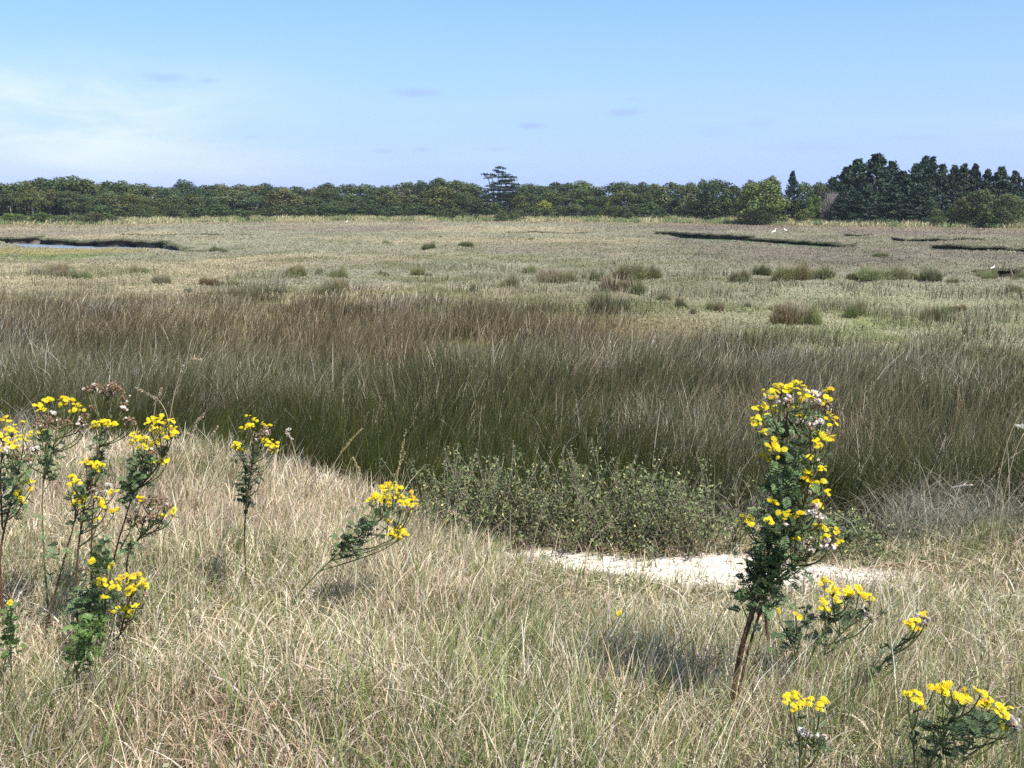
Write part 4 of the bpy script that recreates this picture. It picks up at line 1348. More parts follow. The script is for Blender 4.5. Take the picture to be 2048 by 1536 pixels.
def ragwort(label, d, stems, clusters, leaves, leafcol=LEAF_DARK, leaf_len=.06, r0=.006, dark=True, jit=.07, fl=.0090):
    """stems: pixel polylines from the ground up; clusters: (u, v, radius px, kind y/s/b); leaves: (u, v, spread u, spread v, count)"""
    sc = (d + .35) / F
    b = at(stems[0][0][0], stems[0][0][1], d)
    gz = h1(b[0], d)
    root = empty('ragwort', (b[0], d, gz), label, 'wildflower', 'yellow ragworts on the bank')
    org = np.array([b[0], d, gz])
    lines = []
    smb = MB()
    for si, s in enumerate(stems):
        P = [at(u, v, d + (random.gauss(0, jit * .4) if k_ else 0)) for k_, (u, v) in enumerate(s)]
        if si == 0 or P[0][2] < gz + .12:
            g0 = P[0].copy()
            g0[2] = min(h1(g0[0], g0[1]), g0[2]) - .03
            if P[0][2] - g0[2] > .03:
                P = [g0] + P
        Q = smooth_line(P, 16)
        lines.append(Q)
        tube(smb, Q - org, r0 * (1 if si == 0 else .75), r0 * .45, 7)
    allp = np.concatenate(lines)
    br_mb = smb if len(clusters) <= 4 else MB()
    for (u, v, rp, kd) in clusters:
        c = at(u, v, d - .04 + random.gauss(0, jit))
        rw = max(rp * sc, .012)
        # side branch from the stem up to the cluster
        below = allp[allp[:, 2] < c[2] - min(.10, .4 * (c[2] - gz))]
        if len(below):
            dist = np.linalg.norm(below - c, axis=1) + .25 * np.abs((c[2] - below[:, 2]) - .14)
            s0 = below[int(np.argmin(dist))]
            mid = (s0 + c) / 2 + np.array([(c[0] - s0[0]) * .22, (c[1] - s0[1]) * .22, -.012])
            tube(br_mb, smooth_line([s0, mid, c - [0, 0, rw * .9]], 7) - org, .0028, .0018, 5)
        mb = MB()
        ped = MB()
        n = int(np.clip(9.6 * (rw / .022) ** 1.45, 4, 30))
        for m in range(n):
            ang, q_ = random.uniform(0, 6.28), math.sqrt(random.random())
            off = np.array([math.cos(ang) * q_ * rw, math.sin(ang) * q_ * rw, (1 - q_ * q_) * rw * .45 + random.gauss(0, rw * .30)])
            p = c + off
            nr_ = np.array([off[0] * 14 + random.gauss(0, .25), off[1] * 14 - .50 + random.gauss(0, .25), 1.0])
            if kd == 'y':
                add_flower(mb, p - org, nr_ + np.array([random.gauss(0, .3), random.gauss(0, .3), 0]), fl * random.uniform(.62, 1.15))
            elif kd == 's':
                add_seed(mb, p - org, random.uniform(.007, .012))
            else:
                add_seed(mb, p - org, random.uniform(.005, .009), .12)
            tube(ped, [c - [0, 0, rw * .9] - org, c + off * .55 - [0, 0, rw * .3] - org, p - org], .0012, .0008, 3)
        part = mb.build('flower_head' if kd == 'y' else 'seed_head', M_PETAL, root)
        ped.build('flower_stalks', M_STEM, part)
    lm = MB()
    for (u, v, su, sv, n) in leaves:
        for _ in range(int(n * 1.3)):
            c = at(random.gauss(u, su), random.gauss(v, sv), d + random.gauss(0, jit * 1.1))
            i_ = int(np.argmin(np.linalg.norm(allp - c, axis=1)))
            s0 = allp[i_]
            dr = (c - s0) + np.array([random.gauss(0, .02), random.gauss(0, .02), .02])
            st = s0 + (c - s0) * random.uniform(.35, .95)
            add_leaf(lm, st - org, dr, leaf_len * .82 * random.uniform(.55, 1.25), leafcol * random.uniform(.6, 1.5) * np.array([1, random.uniform(.9, 1.1), 1]))
        # short twigs that carry the leaves
        for _ in range(max(1, n // 8)):
            c = at(random.gauss(u, su * .7), random.gauss(v, sv * .7), d + random.gauss(0, jit * .8))
            s0 = allp[int(np.argmin(np.linalg.norm(allp - c + [0, 0, .06], axis=1)))]
            tube(br_mb, [s0 - org, (s0 + c) / 2 - org, c - org], .002, .001, 4)
    if lm.n:
        lm.build('leaves', M_LEAF, root)
    smb.build('stem', M_DARKSTEM if dark else M_STEM, root, True)
    if br_mb is not smb and br_mb.n:
        br_mb.build('branches', M_STEM, root, True)
    return root


def Y(*l):
    return [(u, v, r_, 'y') for u, v, r_ in l]


def S(*l):
    return [(u, v, r_, 's') for u, v, r_ in l]


def B(*l):
    return [(u, v, r_, 'b') for u, v, r_ in l]


ragwort('tallest ragwort, a thick leafy column of yellow heads beside the white sand', 3.0,
        [[(1463, 1400), (1490, 1270), (1520, 1190), (1540, 1100), (1552, 950), (1575, 825)], [(1476, 1330), (1484, 1275), (1512, 1200), (1530, 1160), (1575, 1100), (1615, 1000), (1628, 880)], [(1520, 1190), (1580, 1140), (1635, 1100)], [(1536, 1280), (1530, 1225), (1528, 1185)], [(1458, 1420), (1478, 1300), (1506, 1210), (1518, 1150)], [(1470, 1410), (1504, 1270), (1532, 1190), (1560, 1130)]],
        Y((1540, 785, 16), (1562, 777, 16), (1584, 776, 15), (1606, 780, 12), (1622, 792, 10), (1655, 781, 10), (1652, 800, 10), (1640, 806, 8), (1520, 815, 12), (1535, 831, 9), (1552, 818, 9), (1585, 816, 9), (1600, 800, 10),
          (1664, 832, 10), (1668, 846, 9), (1512, 838, 11), (1524, 868, 6), (1600, 830, 8), (1553, 897, 17), (1560, 905, 12), (1572, 905, 8), (1520, 910, 9), (1540, 920, 10), (1635, 875, 14), (1662, 878, 10), (1632, 890, 9), (1598, 920, 9),
          (1618, 912, 8), (1638, 938, 9), (1620, 945, 9), (1585, 952, 7), (1612, 962, 10), (1630, 975, 9), (1645, 936, 8), (1655, 985, 7), (1640, 968, 9), (1545, 1006, 10), (1548, 1014, 8), (1546, 1026, 8), (1566, 1028, 11), (1582, 1030, 10),
          (1592, 1034, 8), (1490, 1040, 13), (1500, 1046, 8), (1534, 1040, 8), (1634, 1008, 11), (1642, 1014, 8), (1602, 1029, 6), (1584, 1056, 7), (1636, 1055, 9), (1645, 1058, 7), (1668, 1060, 8), (1650, 1072, 9), (1622, 1077, 8), (1678, 1083, 8), (1590, 1080, 7))
        + S((1542, 797, 12), (1570, 802, 13), (1568, 812, 9), (1622, 790, 14), (1626, 806, 13), (1606, 846, 11), (1622, 848, 14), (1624, 860, 12), (1640, 850, 10), (1650, 822, 10), (1655, 870, 8), (1625, 922, 11), (1600, 1030, 9), (1615, 1018, 14), (1630, 1022, 12), (1640, 1035, 12),
            (1548, 1046, 11), (1560, 1050, 12), (1604, 1098, 11), (1622, 1102, 13), (1654, 1094, 13), (1628, 1080, 9)) + B((1660, 815, 10), (1618, 1012, 12), (1640, 1045, 10), (1582, 840, 12), (1612, 985, 9)),
        [(1575, 880, 30, 26, 44), (1580, 930, 26, 22, 56), (1565, 980, 24, 20, 70), (1560, 1050, 30, 26, 90), (1532, 1120, 24, 28, 170), (1570, 1115, 26, 26, 100), (1522, 1168, 22, 18, 110), (1545, 1200, 20, 12, 30), (1600, 1050, 30, 30, 60), (1600, 960, 24, 30, 40), (1590, 850, 34, 22, 40), (1480, 1190, 18, 8, 8), (1560, 1165, 24, 14, 16), (1535, 1250, 8, 22, 8)],
        LEAF_DARK, .046, .0068, True, .085)
ragwort('leaning ragwort with a broad yellow cluster right of the tallest ragwort', 3.2,
        [[(1600, 1360), (1640, 1280), (1690, 1200)], [(1640, 1310), (1700, 1250), (1735, 1210)], [(1585, 1340), (1600, 1280), (1590, 1235)]],
        Y((1650, 1166, 15), (1665, 1182, 14), (1690, 1190, 17), (1648, 1206, 13), (1668, 1204, 16), (1700, 1186, 13), (1718, 1180, 10), (1740, 1200, 12), (1728, 1192, 9), (1650, 1220, 10), (1556, 1218, 8), (1592, 1232, 9))
        + S((1728, 1226, 10), (1740, 1236, 10), (1722, 1238, 8)), [(1640, 1260, 30, 20, 30), (1690, 1230, 26, 16, 24), (1590, 1270, 20, 18, 20)], np.array([0.07, 0.105, 0.05]), .05, .004, False)
ragwort('small leaning ragwort with one yellow tuft on a long bare stem', 3.1,
        [[(1690, 1410), (1750, 1345), (1820, 1262)]], Y((1822, 1253, 12), (1832, 1244, 9), (1848, 1232, 9), (1836, 1258, 8)) + S((1850, 1242, 9), (1840, 1236, 8)) + B((1848, 1248, 8)),
        [(1790, 1300, 16, 16, 16), (1750, 1340, 14, 12, 8)], np.array([0.07, 0.105, 0.05]), .04, .0035, False)
ragwort('short ragwort with a yellow tuft below the tallest ragwort stem', 2.4,
        [[(1600, 1540), (1600, 1470), (1605, 1420)], [(1620, 1520), (1635, 1460), (1640, 1420)]],
        Y((1580, 1396, 12), (1598, 1394, 13), (1618, 1404, 13), (1640, 1412, 11), (1576, 1410, 10), (1646, 1396, 9), (1600, 1412, 12), (1590, 1420, 9)) + S((1606, 1470, 11), (1614, 1474, 9), (1645, 1474, 10)) + B((1630, 1430, 8)),
        [(1600, 1480, 18, 20, 14), (1635, 1470, 14, 20, 10)], np.array([0.07, 0.105, 0.05]), .045, .004, False)
ragwort('wide low ragwort with several yellow tufts at the lower right corner', 2.4,
        [[(1850, 1550), (1880, 1480), (1905, 1410)], [(1900, 1560), (1950, 1470), (1985, 1425)], [(1830, 1540), (1825, 1460), (1828, 1410)], [(1880, 1500), (1900, 1440), (1925, 1410)]],
        Y((1818, 1390, 11), (1834, 1394, 12), (1838, 1406, 9), (1868, 1374, 9), (1884, 1378, 12), (1902, 1372, 11), (1888, 1392, 12), (1918, 1392, 15), (1930, 1402, 13), (1960, 1384, 11), (1965, 1410, 11), (1982, 1404, 12), (1998, 1418, 10), (2010, 1436, 10), (2004, 1456, 10), (2020, 1420, 8)) + S((2026, 1440, 11), (2030, 1452, 9)),
        [(1860, 1470, 30, 24, 40), (1930, 1460, 30, 20, 40), (1985, 1450, 20, 16, 20)], np.array([0.06, 0.09, 0.045]), .05, .004, False)
# left group
ragwort('ragwort cut by the left edge with dark leaves below its heads', 3.7,
        [[(-5, 1120), (15, 1030), (40, 930), (48, 890)], [(5, 1060), (0, 950), (8, 870)]],
        Y((10, 845, 13), (22, 862, 14), (4, 872, 13), (24, 884, 12), (44, 846, 6), (10, 896, 9), (45, 962, 9), (60, 965, 9), (38, 985, 10), (42, 1000, 9), (62, 975, 7)) + S((20, 900, 11), (50, 905, 12), (70, 900, 9)) + B((30, 915, 11), (60, 920, 9), (5, 910, 9)),
        [(15, 930, 22, 14, 36), (22, 980, 18, 18, 50), (20, 1015, 20, 12, 24)], LEAF_DARK, .05, .005)
ragwort('tall ragwort with a green stem and flat yellow top left of the brown one', 3.9,
        [[(95, 1200), (86, 1090), (84, 980), (96, 880)], [(88, 960), (110, 880), (140, 830)]],
        Y((75, 812, 8), (95, 804, 13), (84, 820, 9), (124, 800, 9), (128, 808, 10), (144, 802, 8), (156, 815, 11), (148, 822, 9), (50, 875, 10), (65, 872, 10), (82, 866, 9), (34, 896, 9)) + S((105, 828, 9), (165, 850, 10)) + B((90, 838, 14), (80, 850, 12), (112, 842, 12), (130, 850, 13), (178, 818, 11), (170, 838, 11), (165, 862, 10)),
        [(95, 880, 16, 12, 30), (90, 910, 14, 12, 24), (105, 945, 10, 8, 10)], LEAF_DARK, .045, .0045, False)
ragwort('brown seeding ragwort with faded heads rising above the left group', 4.0,
        [[(180, 1130), (188, 980), (204, 850), (210, 800)], [(204, 870), (228, 830), (242, 810)]],
        B((178, 782, 12), (192, 774, 12), (206, 780, 14), (222, 776, 14), (238, 784, 12), (250, 796, 11), (214, 790, 14), (246, 812, 11), (260, 850, 12), (255, 840, 9)) + S((214, 784, 12), (186, 780, 9), (246, 818, 9), (236, 778, 9))
        + Y((200, 846, 12), (212, 844, 9), (222, 850, 9), (192, 852, 8)), [(200, 890, 10, 18, 40), (196, 925, 10, 14, 34)], LEAF_DARK, .045, .0045)
ragwort('ragwort in the middle of the left group with two stacked yellow heads', 3.75,
        [[(150, 1180), (158, 1080), (172, 990), (186, 940)], [(90, 1260), (120, 1150), (150, 1040), (165, 1000)]],
        Y((172, 925, 10), (188, 930, 12), (200, 932, 10), (192, 940, 9), (142, 956, 8), (150, 966, 11), (140, 985, 8), (160, 1004, 11), (166, 1012, 9), (150, 1008, 8), (196, 1002, 9), (204, 1008, 11), (212, 1016, 9), (226, 1022, 9), (226, 985, 9), (195, 1040, 8)) + S((206, 985, 10), (215, 975, 8)) + B((185, 975, 12), (195, 980, 10)),
        [(175, 965, 12, 16, 36), (150, 1000, 14, 14, 20), (120, 1120, 24, 22, 16), (175, 1030, 14, 14, 20)], LEAF_DARK, .045, .0045)
ragwort('ragwort with a broad yellow crown at the right of the left group', 3.85,
        [[(205, 1250), (225, 1120), (262, 1000), (290, 900)], [(265, 990), (310, 940), (325, 915)]],
        Y((300, 842, 9), (318, 841, 13), (338, 844, 10), (310, 856, 9), (272, 872, 12), (265, 884, 9), (290, 884, 14), (300, 892, 13), (320, 866, 12), (342, 868, 12), (335, 878, 9), (345, 858, 7), (318, 922, 11), (332, 922, 10), (285, 898, 10), (312, 884, 10)) + S((290, 910, 8)) + B((325, 895, 9), (305, 905, 10)),
        [(280, 940, 14, 20, 60), (262, 985, 16, 14, 40), (255, 965, 12, 10, 20), (300, 925, 14, 12, 16)], LEAF_DARK, .048, .005)
ragwort('brown faded ragwort branch with few yellow flowers low at the right of the left group', 3.8,
        [[(250, 1110), (285, 1070), (320, 1030)], [(240, 1100), (272, 1040), (284, 1000)]],
        Y((283, 994, 9), (345, 1027, 9), (326, 1030, 7)) + B((300, 1005, 14), (318, 1000, 14), (330, 1015, 14), (305, 1030, 14), (270, 1030, 13), (285, 1040, 13), (262, 1045, 12)) + S((300, 1020, 8)),
        [(290, 1060, 20, 12, 20), (320, 1050, 14, 8, 14), (270, 1090, 14, 12, 12)], LEAF_DARK, .045, .004)
ragwort('low ragwort with yellow heads close to the grass below the left group', 3.55,
        [[(205, 1270), (212, 1200), (215, 1150)], [(240, 1270), (255, 1210), (270, 1170)]],
        Y((180, 1124, 8), (195, 1130, 13), (206, 1136, 10), (222, 1134, 9), (184, 1148, 9), (200, 1164, 13), (208, 1170, 9), (232, 1168, 10), (246, 1152, 10), (258, 1160, 11), (272, 1158, 14), (280, 1170, 13), (290, 1176, 9), (264, 1176, 12), (256, 1190, 9), (230, 1176, 9), (230, 1222, 9), (256, 1220, 12), (258, 1232, 7), (206, 1196, 7), (272, 1212, 7)) + B((170, 1140, 9), (290, 1195, 9)),
        [(170, 1220, 26, 22, 90), (215, 1200, 20, 18, 24), (180, 1170, 20, 16, 24), (200, 1100, 24, 20, 40)], LEAF_DARK, .05, .0045)
ragwort('single slender ragwort with open yellow heads standing right of the left group', 4.4,
        [[(495, 1180), (487, 1080), (494, 990), (505, 925), (508, 880)]],
        Y((497, 833, 6), (510, 838, 7), (493, 856, 11), (502, 852, 8), (533, 849, 9), (470, 890, 10), (478, 894, 9), (484, 902, 7), (532, 882, 12), (540, 888, 10), (553, 894, 8), (546, 900, 8)) + S((535, 868, 8)) + B((520, 865, 12), (530, 860, 10), (512, 880, 9), (522, 950, 7)),
        [(500, 920, 14, 14, 30), (498, 965, 14, 16, 50), (494, 1000, 10, 12, 24), (512, 945, 10, 10, 14)], np.array([0.06, 0.09, 0.04]), .042, .0045)
ragwort('ragwort leaning right over the grass with yellow top and one hanging cluster', 4.25,
        [[(575, 1210), (640, 1140), (700, 1085), (750, 1050), (785, 1015)], [(725, 1070), (765, 1070), (790, 1072)]],
        Y((772, 975, 12), (786, 972, 12), (800, 978, 9), (750, 992, 12), (742, 1000, 9), (768, 992, 14), (790, 992, 14), (806, 998, 12), (824, 998, 11), (815, 1008, 9), (758, 1004, 9), (778, 1004, 12), (826, 1012, 9), (776, 1044, 8), (786, 1068, 12), (797, 1060, 12), (806, 1066, 11), (796, 1074, 9)) + B((800, 1018, 12), (815, 1022, 9)),
        [(770, 1025, 20, 12, 30), (735, 1050, 20, 16, 50), (700, 1085, 16, 18, 60), (690, 1100, 10, 10, 24)], LEAF_DARK, .048, .0045, False)
ragwort('young leafy ragwort without flowers below the left group', 3.2,
        [[(150, 1350), (175, 1290), (195, 1240)]], [], [(180, 1270, 24, 22, 90), (165, 1310, 20, 18, 50), (192, 1240, 10, 14, 24)], LEAF_BRIGHT, .035, .004, False, .05)
ragwort('small bright green shoot without flowers near the left edge', 3.2,
        [[(20, 1310), (22, 1260), (22, 1215)]], Y((20, 1206, 3)), [(20, 1230, 9, 14, 24), (18, 1265, 12, 16, 30), (16, 1300, 12, 14, 20)], LEAF_BRIGHT, .032, .003, False, .03)
ragwort('small yellow green ragwort half hidden in the grass below the sand', 4.0,
        [[(1260, 1310), (1245, 1270), (1235, 1230)]], Y((1215, 1256, 5), (1225, 1252, 4), (1238, 1226, 5), (1265, 1262, 4)), [(1240, 1245, 10, 14, 20), (1260, 1280, 14, 10, 20)], np.array([0.13, 0.16, 0.03]), .035, .003, False, .04)

# ------------------------------------------------------------------ GRASS STALKS WITH SEED HEADS


def stalk(label, d, line, head, hw=.006, col=(0.44, 0.36, 0.24)):
    P = [at(u, v, d) for u, v in line]
    g0 = P[0].copy()
    g0[2] = h1(g0[0], g0[1]) - .02
    if P[0][2] > g0[2] + .03:
        P = [g0] + P
    org = np.array([P[0][0], P[0][1], g0[2]])
    root = empty('grass_stalk', org, label, 'grass stalk', 'tall seeding grass stalks')
    mb = MB()
    tube(mb, smooth_line(P, 14) - org, .0018, .0011, 5)
    mb.build('stem', M_STALK, root)
    Hh = smooth_line([at(u, v, d) for u, v in head], 10)
    n = 110
    t = rng.random(n)
    ctr = np.stack([np.interp(t, np.linspace(0, 1, 10), Hh[:, k]) for k in range(3)], 1)
    wv = hw * np.sin(np.pi * (.1 + .85 * t)) ** .7
    ctr = ctr + rng.normal(0, 1, (n, 3)) * wv[:, None] * .6 - org
    hm = MB()
    dv = (Hh[-1] - Hh[0])
    quads(hm, ctr, rng.normal(size=(n, 3)), .011, .0045, np.array(col) * rng.uniform(.6, 1.25, (n, 1)))
    hm.build('seed_head', M_GRASS, root)


stalk('tall grass stalk with an arching drooping head left of the centre', 4.3, [(325, 930), (345, 800), (364, 735)], [(362, 745), (372, 722), (388, 714), (402, 722)], .010)
stalk('grass stalk tipped left beside the arching stalk', 4.4, [(345, 880), (332, 820), (315, 797)], [(316, 798), (295, 788), (270, 774)])
stalk('short upright seed head between the two tall left stalks', 4.4, [(305, 880), (308, 830), (312, 800)], [(309, 810), (318, 790), (324, 776)])
stalk('grass stalk curving right with a pale head before the dark rushes', 4.3, [(365, 905), (380, 880), (388, 860)], [(386, 865), (394, 842), (408, 827)])
stalk('thin grass stalk right of the pale curved head', 4.3, [(395, 940), (410, 900), (420, 880)], [(416, 890), (425, 870), (436, 852)], .004)
stalk('drooping head stalk left of the slender ragwort', 4.2, [(375, 920), (385, 880), (370, 862)], [(370, 862), (385, 872), (402, 880)], .006)
stalk('grass stalk with a pale tuft just right of the slender ragwort', 4.5, [(600, 960), (590, 900), (575, 862)], [(582, 858), (572, 860), (578, 872), (585, 878)], .007, (0.55, 0.5, 0.42))
stalk('long straw spike leaning right before the dark rushes', 4.6, [(650, 965), (675, 915), (700, 885)], [(680, 905), (700, 882), (724, 857)], .003, (0.42, 0.35, 0.16))
stalk('tall straight straw spike above the leaning ragwort', 4.6, [(790, 990), (796, 945), (802, 910)], [(798, 925), (806, 890), (812, 858)], .003, (0.42, 0.35, 0.16))
stalk('second straw spike close beside the tall straight one', 4.7, [(788, 985), (790, 960), (798, 935)], [(792, 950), (802, 925), (811, 903)], .004, (0.5, 0.42, 0.22))
stalk('thin straw spike tilted left, left of the leaning ragwort', 4.6, [(735, 1000), (728, 970), (720, 945)], [(724, 955), (714, 930), (706, 914)], .004, (0.5, 0.42, 0.22))
stalk('stalk with a brown head leaning left at the bank edge', 4.6, [(615, 990), (622, 975), (630, 962)], [(618, 976), (628, 960), (646, 944)], .007, (0.42, 0.35, 0.28))
stalk('arching stalk with a brown drooping head right of the leaning ragwort', 4.3, [(850, 1060), (870, 1026), (890, 1020)], [(885, 1020), (910, 1022), (926, 1036), (936, 1046)], .007, (0.42, 0.33, 0.24))
stalk('pale head stalk pointing right before the leafy shrubs', 4.5, [(1170, 1100), (1190, 1075), (1205, 1060)], [(1200, 1064), (1218, 1050), (1236, 1034)], .005)
stalk('drooping pale head stalk below the sand', 3.9, [(1330, 1290), (1345, 1255), (1360, 1230)], [(1350, 1240), (1370, 1216), (1385, 1209), (1395, 1214)], .007, (0.52, 0.47, 0.36))
stalk('tall thin arching stalk crossing the rushes at the right edge', 4.2, [(1975, 1130), (1995, 960), (2020, 860), (2050, 815)], [(2040, 826), (2055, 812), (2075, 806)], .004)
stalk('second tall thin stalk at the right edge with a white tuft', 4.2, [(1985, 1150), (2005, 1000), (2030, 900), (2048, 866)], [(2030, 850), (2042, 853), (2056, 850)], .008, (0.66, 0.64, 0.58))
stalk('yellow green spike left of two on the right bank', 4.4, [(1822, 1130), (1838, 1095), (1848, 1075)], [(1840, 1090), (1850, 1068), (1856, 1050)], .003, (0.44, 0.42, 0.18))
stalk('yellow green spike right of two on the right bank', 4.4, [(1856, 1120), (1864, 1090), (1868, 1075)], [(1862, 1095), (1868, 1075), (1873, 1056)], .003, (0.44, 0.42, 0.18))
stalk('long dark stem with a pale flag leaf at the lower right', 3.3, [(1870, 1500), (1890, 1330), (1905, 1220), (1920, 1140)], [(1920, 1142), (1935, 1152), (1950, 1164)], .003, (0.55, 0.5, 0.4))
stalk('tall pale stalk in the grass below the low leaning ragwort', 3.4, [(560, 1290), (590, 1240), (630, 1180)], [(612, 1200), (632, 1175), (645, 1155)], .005, (0.58, 0.52, 0.40))

# ------------------------------------------------------------------ EGRETS


def egret(label, u, vfoot, hpx, face):
    p = ground_at(u, vfoot)
    s = hpx / F * p[1]
    root = empty('egret', (p[0], p[1], p[2] - .02), label, 'bird', 'white egrets on the marsh')
    root.scale = (s * face, s, s)
    mb = MB()
    # body, neck and head as one lofted surface
    path = np.array([(-.42, 0, .36), (-.30, 0, .42), (-.12, 0, .50), (.06, 0, .58), (.17, 0, .66), (.20, 0, .74), (.16, 0, .82), (.15, 0, .90), (.20, 0, .955), (.27, 0, .955), (.33, 0, .945)])
    rad = np.array([.015, .08, .14, .135, .085, .05, .04, .038, .05, .042, .012])
    V = []
    sides = 10
    for i in range(len(path)):
        dd = path[min(i + 1, len(path) - 1)] - path[max(i - 1, 0)]
        dd = dd / np.linalg.norm(dd)
        bb = np.array([0, 1.0, 0])
        aa = np.cross(dd, bb)
        for k in range(sides):
            t = 2 * math.pi * k / sides
            V.append(path[i] + rad[i] * (math.cos(t) * aa + .8 * math.sin(t) * bb))
    q = [(i * sides + k, i * sides + (k + 1) % sides, (i + 1) * sides + (k + 1) % sides, (i + 1) * sides + k) for i in range(len(path) - 1) for k in range(sides)]
    mb.add(np.array(V), q, None)
    mb.build('body', M_WHITE, root, True)
    b = MB()
    tube(b, [(.32, 0, .945), (.47, 0, .915)], .016, .004, 6)
    b.build('bill', M_BLACK, root)
    for sg in (-1, 1):
        l_ = MB()
        tube(l_, [(0, .05 * sg, .42), (.03, .05 * sg, .22), (0, .05 * sg, .0)], .014, .011, 5)
        tube(l_, [(0, .05 * sg, .01), (.09, .05 * sg, .005)], .012, .008, 4)
        l_.build('leg', M_BLACK, root)


egret('white egret standing tall above the right creek, left one of the far pair', 1548, 470, 13, 1)
egret('white egret above the right creek, smaller right one of the far pair', 1570, 465, 9, -1)
egret('white egret among low shrubs near the right edge, nearest of the egrets', 1985, 545, 13, 1)
egret('small white egret far off at the left, before the dry grass strip', 694, 447, 7, 1)

# ------------------------------------------------------------------ HAZE
hm_, hnt, hout = new_mat('haze_air')
pv = hnt.nodes.new('ShaderNodeVolumePrincipled')
pv.inputs['Color'].default_value = (0.72, 0.84, 1.0, 1)
pv.inputs['Density'].default_value = 0.00015
pv.inputs['Anisotropy'].default_value = 0.0
hnt.links.new(pv.outputs[0], hout.inputs['Volume'])
hb = MB()
hx, hy0, hy1, hz0, hz1 = 420, -60, 520, -4.0, 26.0
hb.add([(-hx, hy0, hz0), (hx, hy0, hz0), (hx, hy1, hz0), (-hx, hy1, hz0), (-hx, hy0, hz1), (hx, hy0, hz1), (hx, hy1, hz1), (-hx, hy1, hz1)],
       [(0, 3, 2, 1), (4, 5, 6, 7), (0, 1, 5, 4), (1, 2, 6, 5), (2, 3, 7, 6), (3, 0, 4, 7)])
tag(hb.build('haze', hm_), 'faint blue summer haze over the marsh', 'haze', kind='stuff')

# ------------------------------------------------------------------ LIGHT AND SKY
SUN_EL, SUN_AZ = R(54), R(138)      # azimuth from the view direction (+Y), negative = left
sx_, sy_, sz_ = math.sin(SUN_AZ) * math.cos(SUN_EL), math.cos(SUN_AZ) * math.cos(SUN_EL), math.sin(SUN_EL)
sd_ = bpy.data.lights.new('sun', 'SUN')
sd_.energy = 5.0
sd_.angle = R(0.53)
sd_.color = (1.0, 0.955, 0.88)
sun = bpy.data.objects.new('sun', sd_)
C.objects.link(sun)
from mathutils import Vector
sun.rotation_euler = Vector((sx_, sy_, sz_)).to_track_quat('Z', 'Y').to_euler()
sun.location = (-20, 10, 40)

w = bpy.data.worlds.new('World')
bpy.context.scene.world = w
w.use_nodes = True
nt = w.node_tree
N, L = nt.nodes, nt.links
bg = N['Background']
bg.inputs['Strength'].default_value = 0.105
sky = N.new('ShaderNodeTexSky')
sky.sky_type = 'NISHITA'
sky.sun_disc = False
sky.sun_elevation = SUN_EL
sky.sun_rotation = SUN_AZ
sky.air_density = 1.0
sky.dust_density = 0.6
sky.ozone_density = 2.0
tc = N.new('ShaderNodeTexCoord')


def math_n(op, a, b=None, clamp=False):
    n_ = N.new('ShaderNodeMath')
    n_.operation = op
    n_.use_clamp = clamp
    for i_, s_ in enumerate((a, b)):
        if s_ is None:
            continue
        if isinstance(s_, (int, float)):
            n_.inputs[i_].default_value = s_
        else:
            L.new(s_, n_.inputs[i_])
    return n_.outputs[0]


def ramp(v_, a, b):
    n_ = N.new('ShaderNodeMapRange')
    n_.interpolation_type = 'SMOOTHSTEP'
    n_.inputs['From Min'].default_value = a
    n_.inputs['From Max'].default_value = b
    L.new(v_, n_.inputs['Value'])
    return n_.outputs['Result']


def mixc(fac, c1, c2):
    n_ = N.new('ShaderNodeMix')
    n_.data_type = 'RGBA'
    L.new(fac, n_.inputs[0])
    for i_, c_ in ((6, c1), (7, c2)):
        if isinstance(c_, tuple):
            n_.inputs[i_].default_value = c_
        else:
            L.new(c_, n_.inputs[i_])
    return n_.outputs[2]


sep = N.new('ShaderNodeSeparateXYZ')
L.new(tc.outputs['Generated'], sep.inputs[0])
AX = math_n('ARCTAN2', sep.outputs[0], sep.outputs[1])       # azimuth, radians right of +Y
EL = math_n('ARCSINE', sep.outputs[2])


def noise(vec_scale, detail, rough, dist=0.0, off=0.0):
    mp = N.new('ShaderNodeMapping')
    mp.inputs['Scale'].default_value = vec_scale
    mp.inputs['Location'].default_value = (off, off * .7, 0)
    cmb_ = N.new('ShaderNodeCombineXYZ')
    L.new(AX, cmb_.inputs[0])
    L.new(EL, cmb_.inputs[1])
    L.new(cmb_.outputs[0], mp.inputs['Vector'])
    nz = N.new('ShaderNodeTexNoise')
    nz.inputs['Scale'].default_value = 1
    nz.inputs['Detail'].default_value = detail
    nz.inputs['Roughness'].default_value = rough
    nz.inputs['Distortion'].default_value = dist
    L.new(mp.outputs[0], nz.inputs['Vector'])
    return nz.outputs['Fac']


tint = N.new('ShaderNodeMix')
tint.data_type = 'RGBA'
tint.blend_type = 'MULTIPLY'
tint.inputs[0].default_value = 1
L.new(sky.outputs['Color'], tint.inputs[6])
L.new(mixc(ramp(EL, 0.22, 0.6), (0.60, 0.80, 1.10, 1), (0.92, 0.90, 0.86, 1)), tint.inputs[7])
hz = math_n('MULTIPLY', math_n('SUBTRACT', 1, math_n('DIVIDE', EL, 0.24), True), 0.92)
col = mixc(hz, tint.outputs[2], (2.45, 3.15, 5.6, 1))
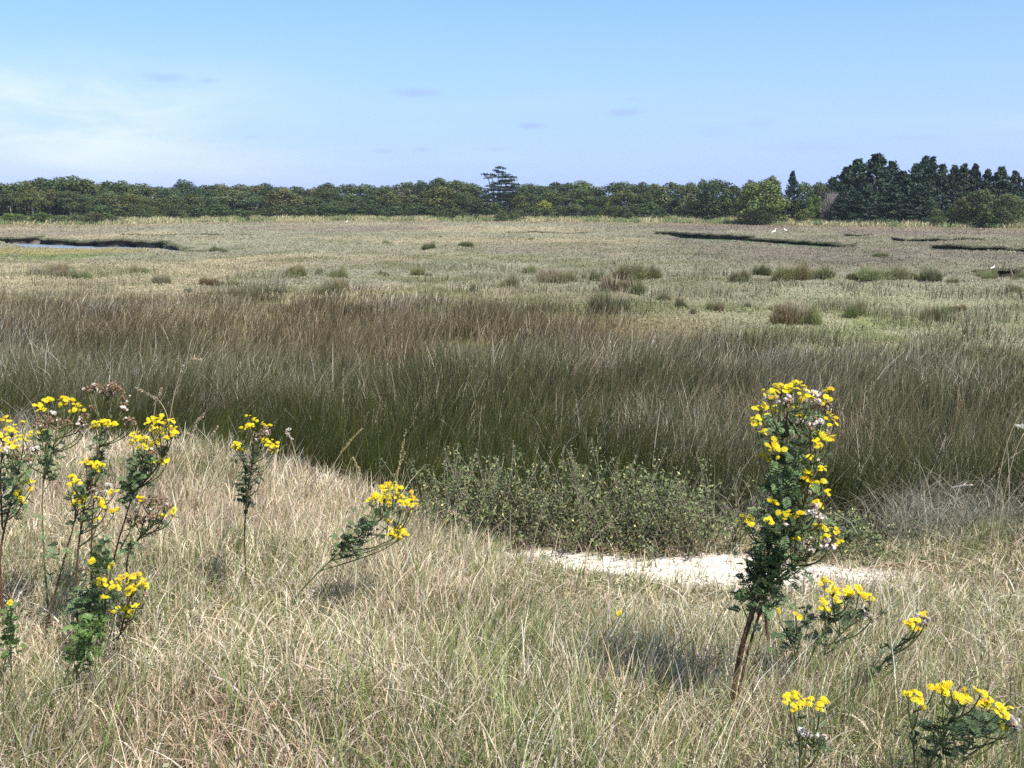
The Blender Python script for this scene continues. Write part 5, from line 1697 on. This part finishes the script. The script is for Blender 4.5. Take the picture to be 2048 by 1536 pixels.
# thin cirrus veil low in the left sky
n1 = noise((5, 22, 1), 6, .62, .6, 3.1)
reg = math_n('MULTIPLY', ramp(AX, -0.10, -0.44), math_n('MULTIPLY', ramp(EL, 0.155, 0.085), ramp(EL, 0.0, 0.05)))
veil = math_n('MULTIPLY', math_n('ADD', math_n('MULTIPLY', ramp(n1, .32, .76), .75), 0.22), reg, True)
col = mixc(math_n('MULTIPLY', veil, .66), col, (5.4, 5.6, 5.9, 1))
# general faint haze streaks near the horizon
n2 = noise((3.0, 26, 1), 5, .6, .3, 8.0)
str_ = math_n('MULTIPLY', math_n('MULTIPLY', ramp(n2, .45, .75), ramp(EL, 0.16, 0.03)), .22)
col = mixc(str_, col, (4.0, 4.6, 5.7, 1))
# small grey violet puffs
n3 = noise((38, 90, 1), 5, .6, .4, 1.7)
for (u, v, wx, wy, st) in [(840, 186, 62, 11, .55), (1240, 226, 46, 11, .55), (1062, 251, 34, 9, .6), (355, 168, 46, 10, .4), (440, 171, 24, 7, .4), (770, 303, 26, 6, .4), (848, 300, 20, 5, .45), (1257, 200, 22, 5, .25), (1505, 250, 50, 12, .25), (1420, 268, 46, 14, .2), (990, 298, 30, 5, .25), (1810, 285, 60, 7, .25), (520, 278, 30, 6, .2), (1600, 300, 120, 14, .2)]:
    az0 = math.atan((u - 1024) / F)
    el0 = math.atan((768 - v) / F) - PITCH
    dx = math_n('MULTIPLY', math_n('SUBTRACT', AX, az0), F / wx)
    dy = math_n('MULTIPLY', math_n('SUBTRACT', EL, el0), F / wy)
    dd = math_n('SQRT', math_n('ADD', math_n('MULTIPLY', dx, dx), math_n('MULTIPLY', dy, dy)))
    f = math_n('SUBTRACT', math_n('ADD', n3, .62), dd)
    col = mixc(math_n('MULTIPLY', ramp(f, 0.0, 1.0), st * 1.15), col, (2.2, 2.9, 4.7, 1))
L.new(col, bg.inputs['Color'])

sc_ = bpy.context.scene
sc_.render.engine = 'CYCLES'
sc_.cycles.use_denoising = False
sc_.cycles.max_bounces = 6
sc_.cycles.diffuse_bounces = 3
sc_.cycles.transmission_bounces = 4
sc_.view_settings.view_transform = 'Standard'
sc_.view_settings.look = 'None'
sc_.view_settings.exposure = 0.92
sc_.view_settings.gamma = 1
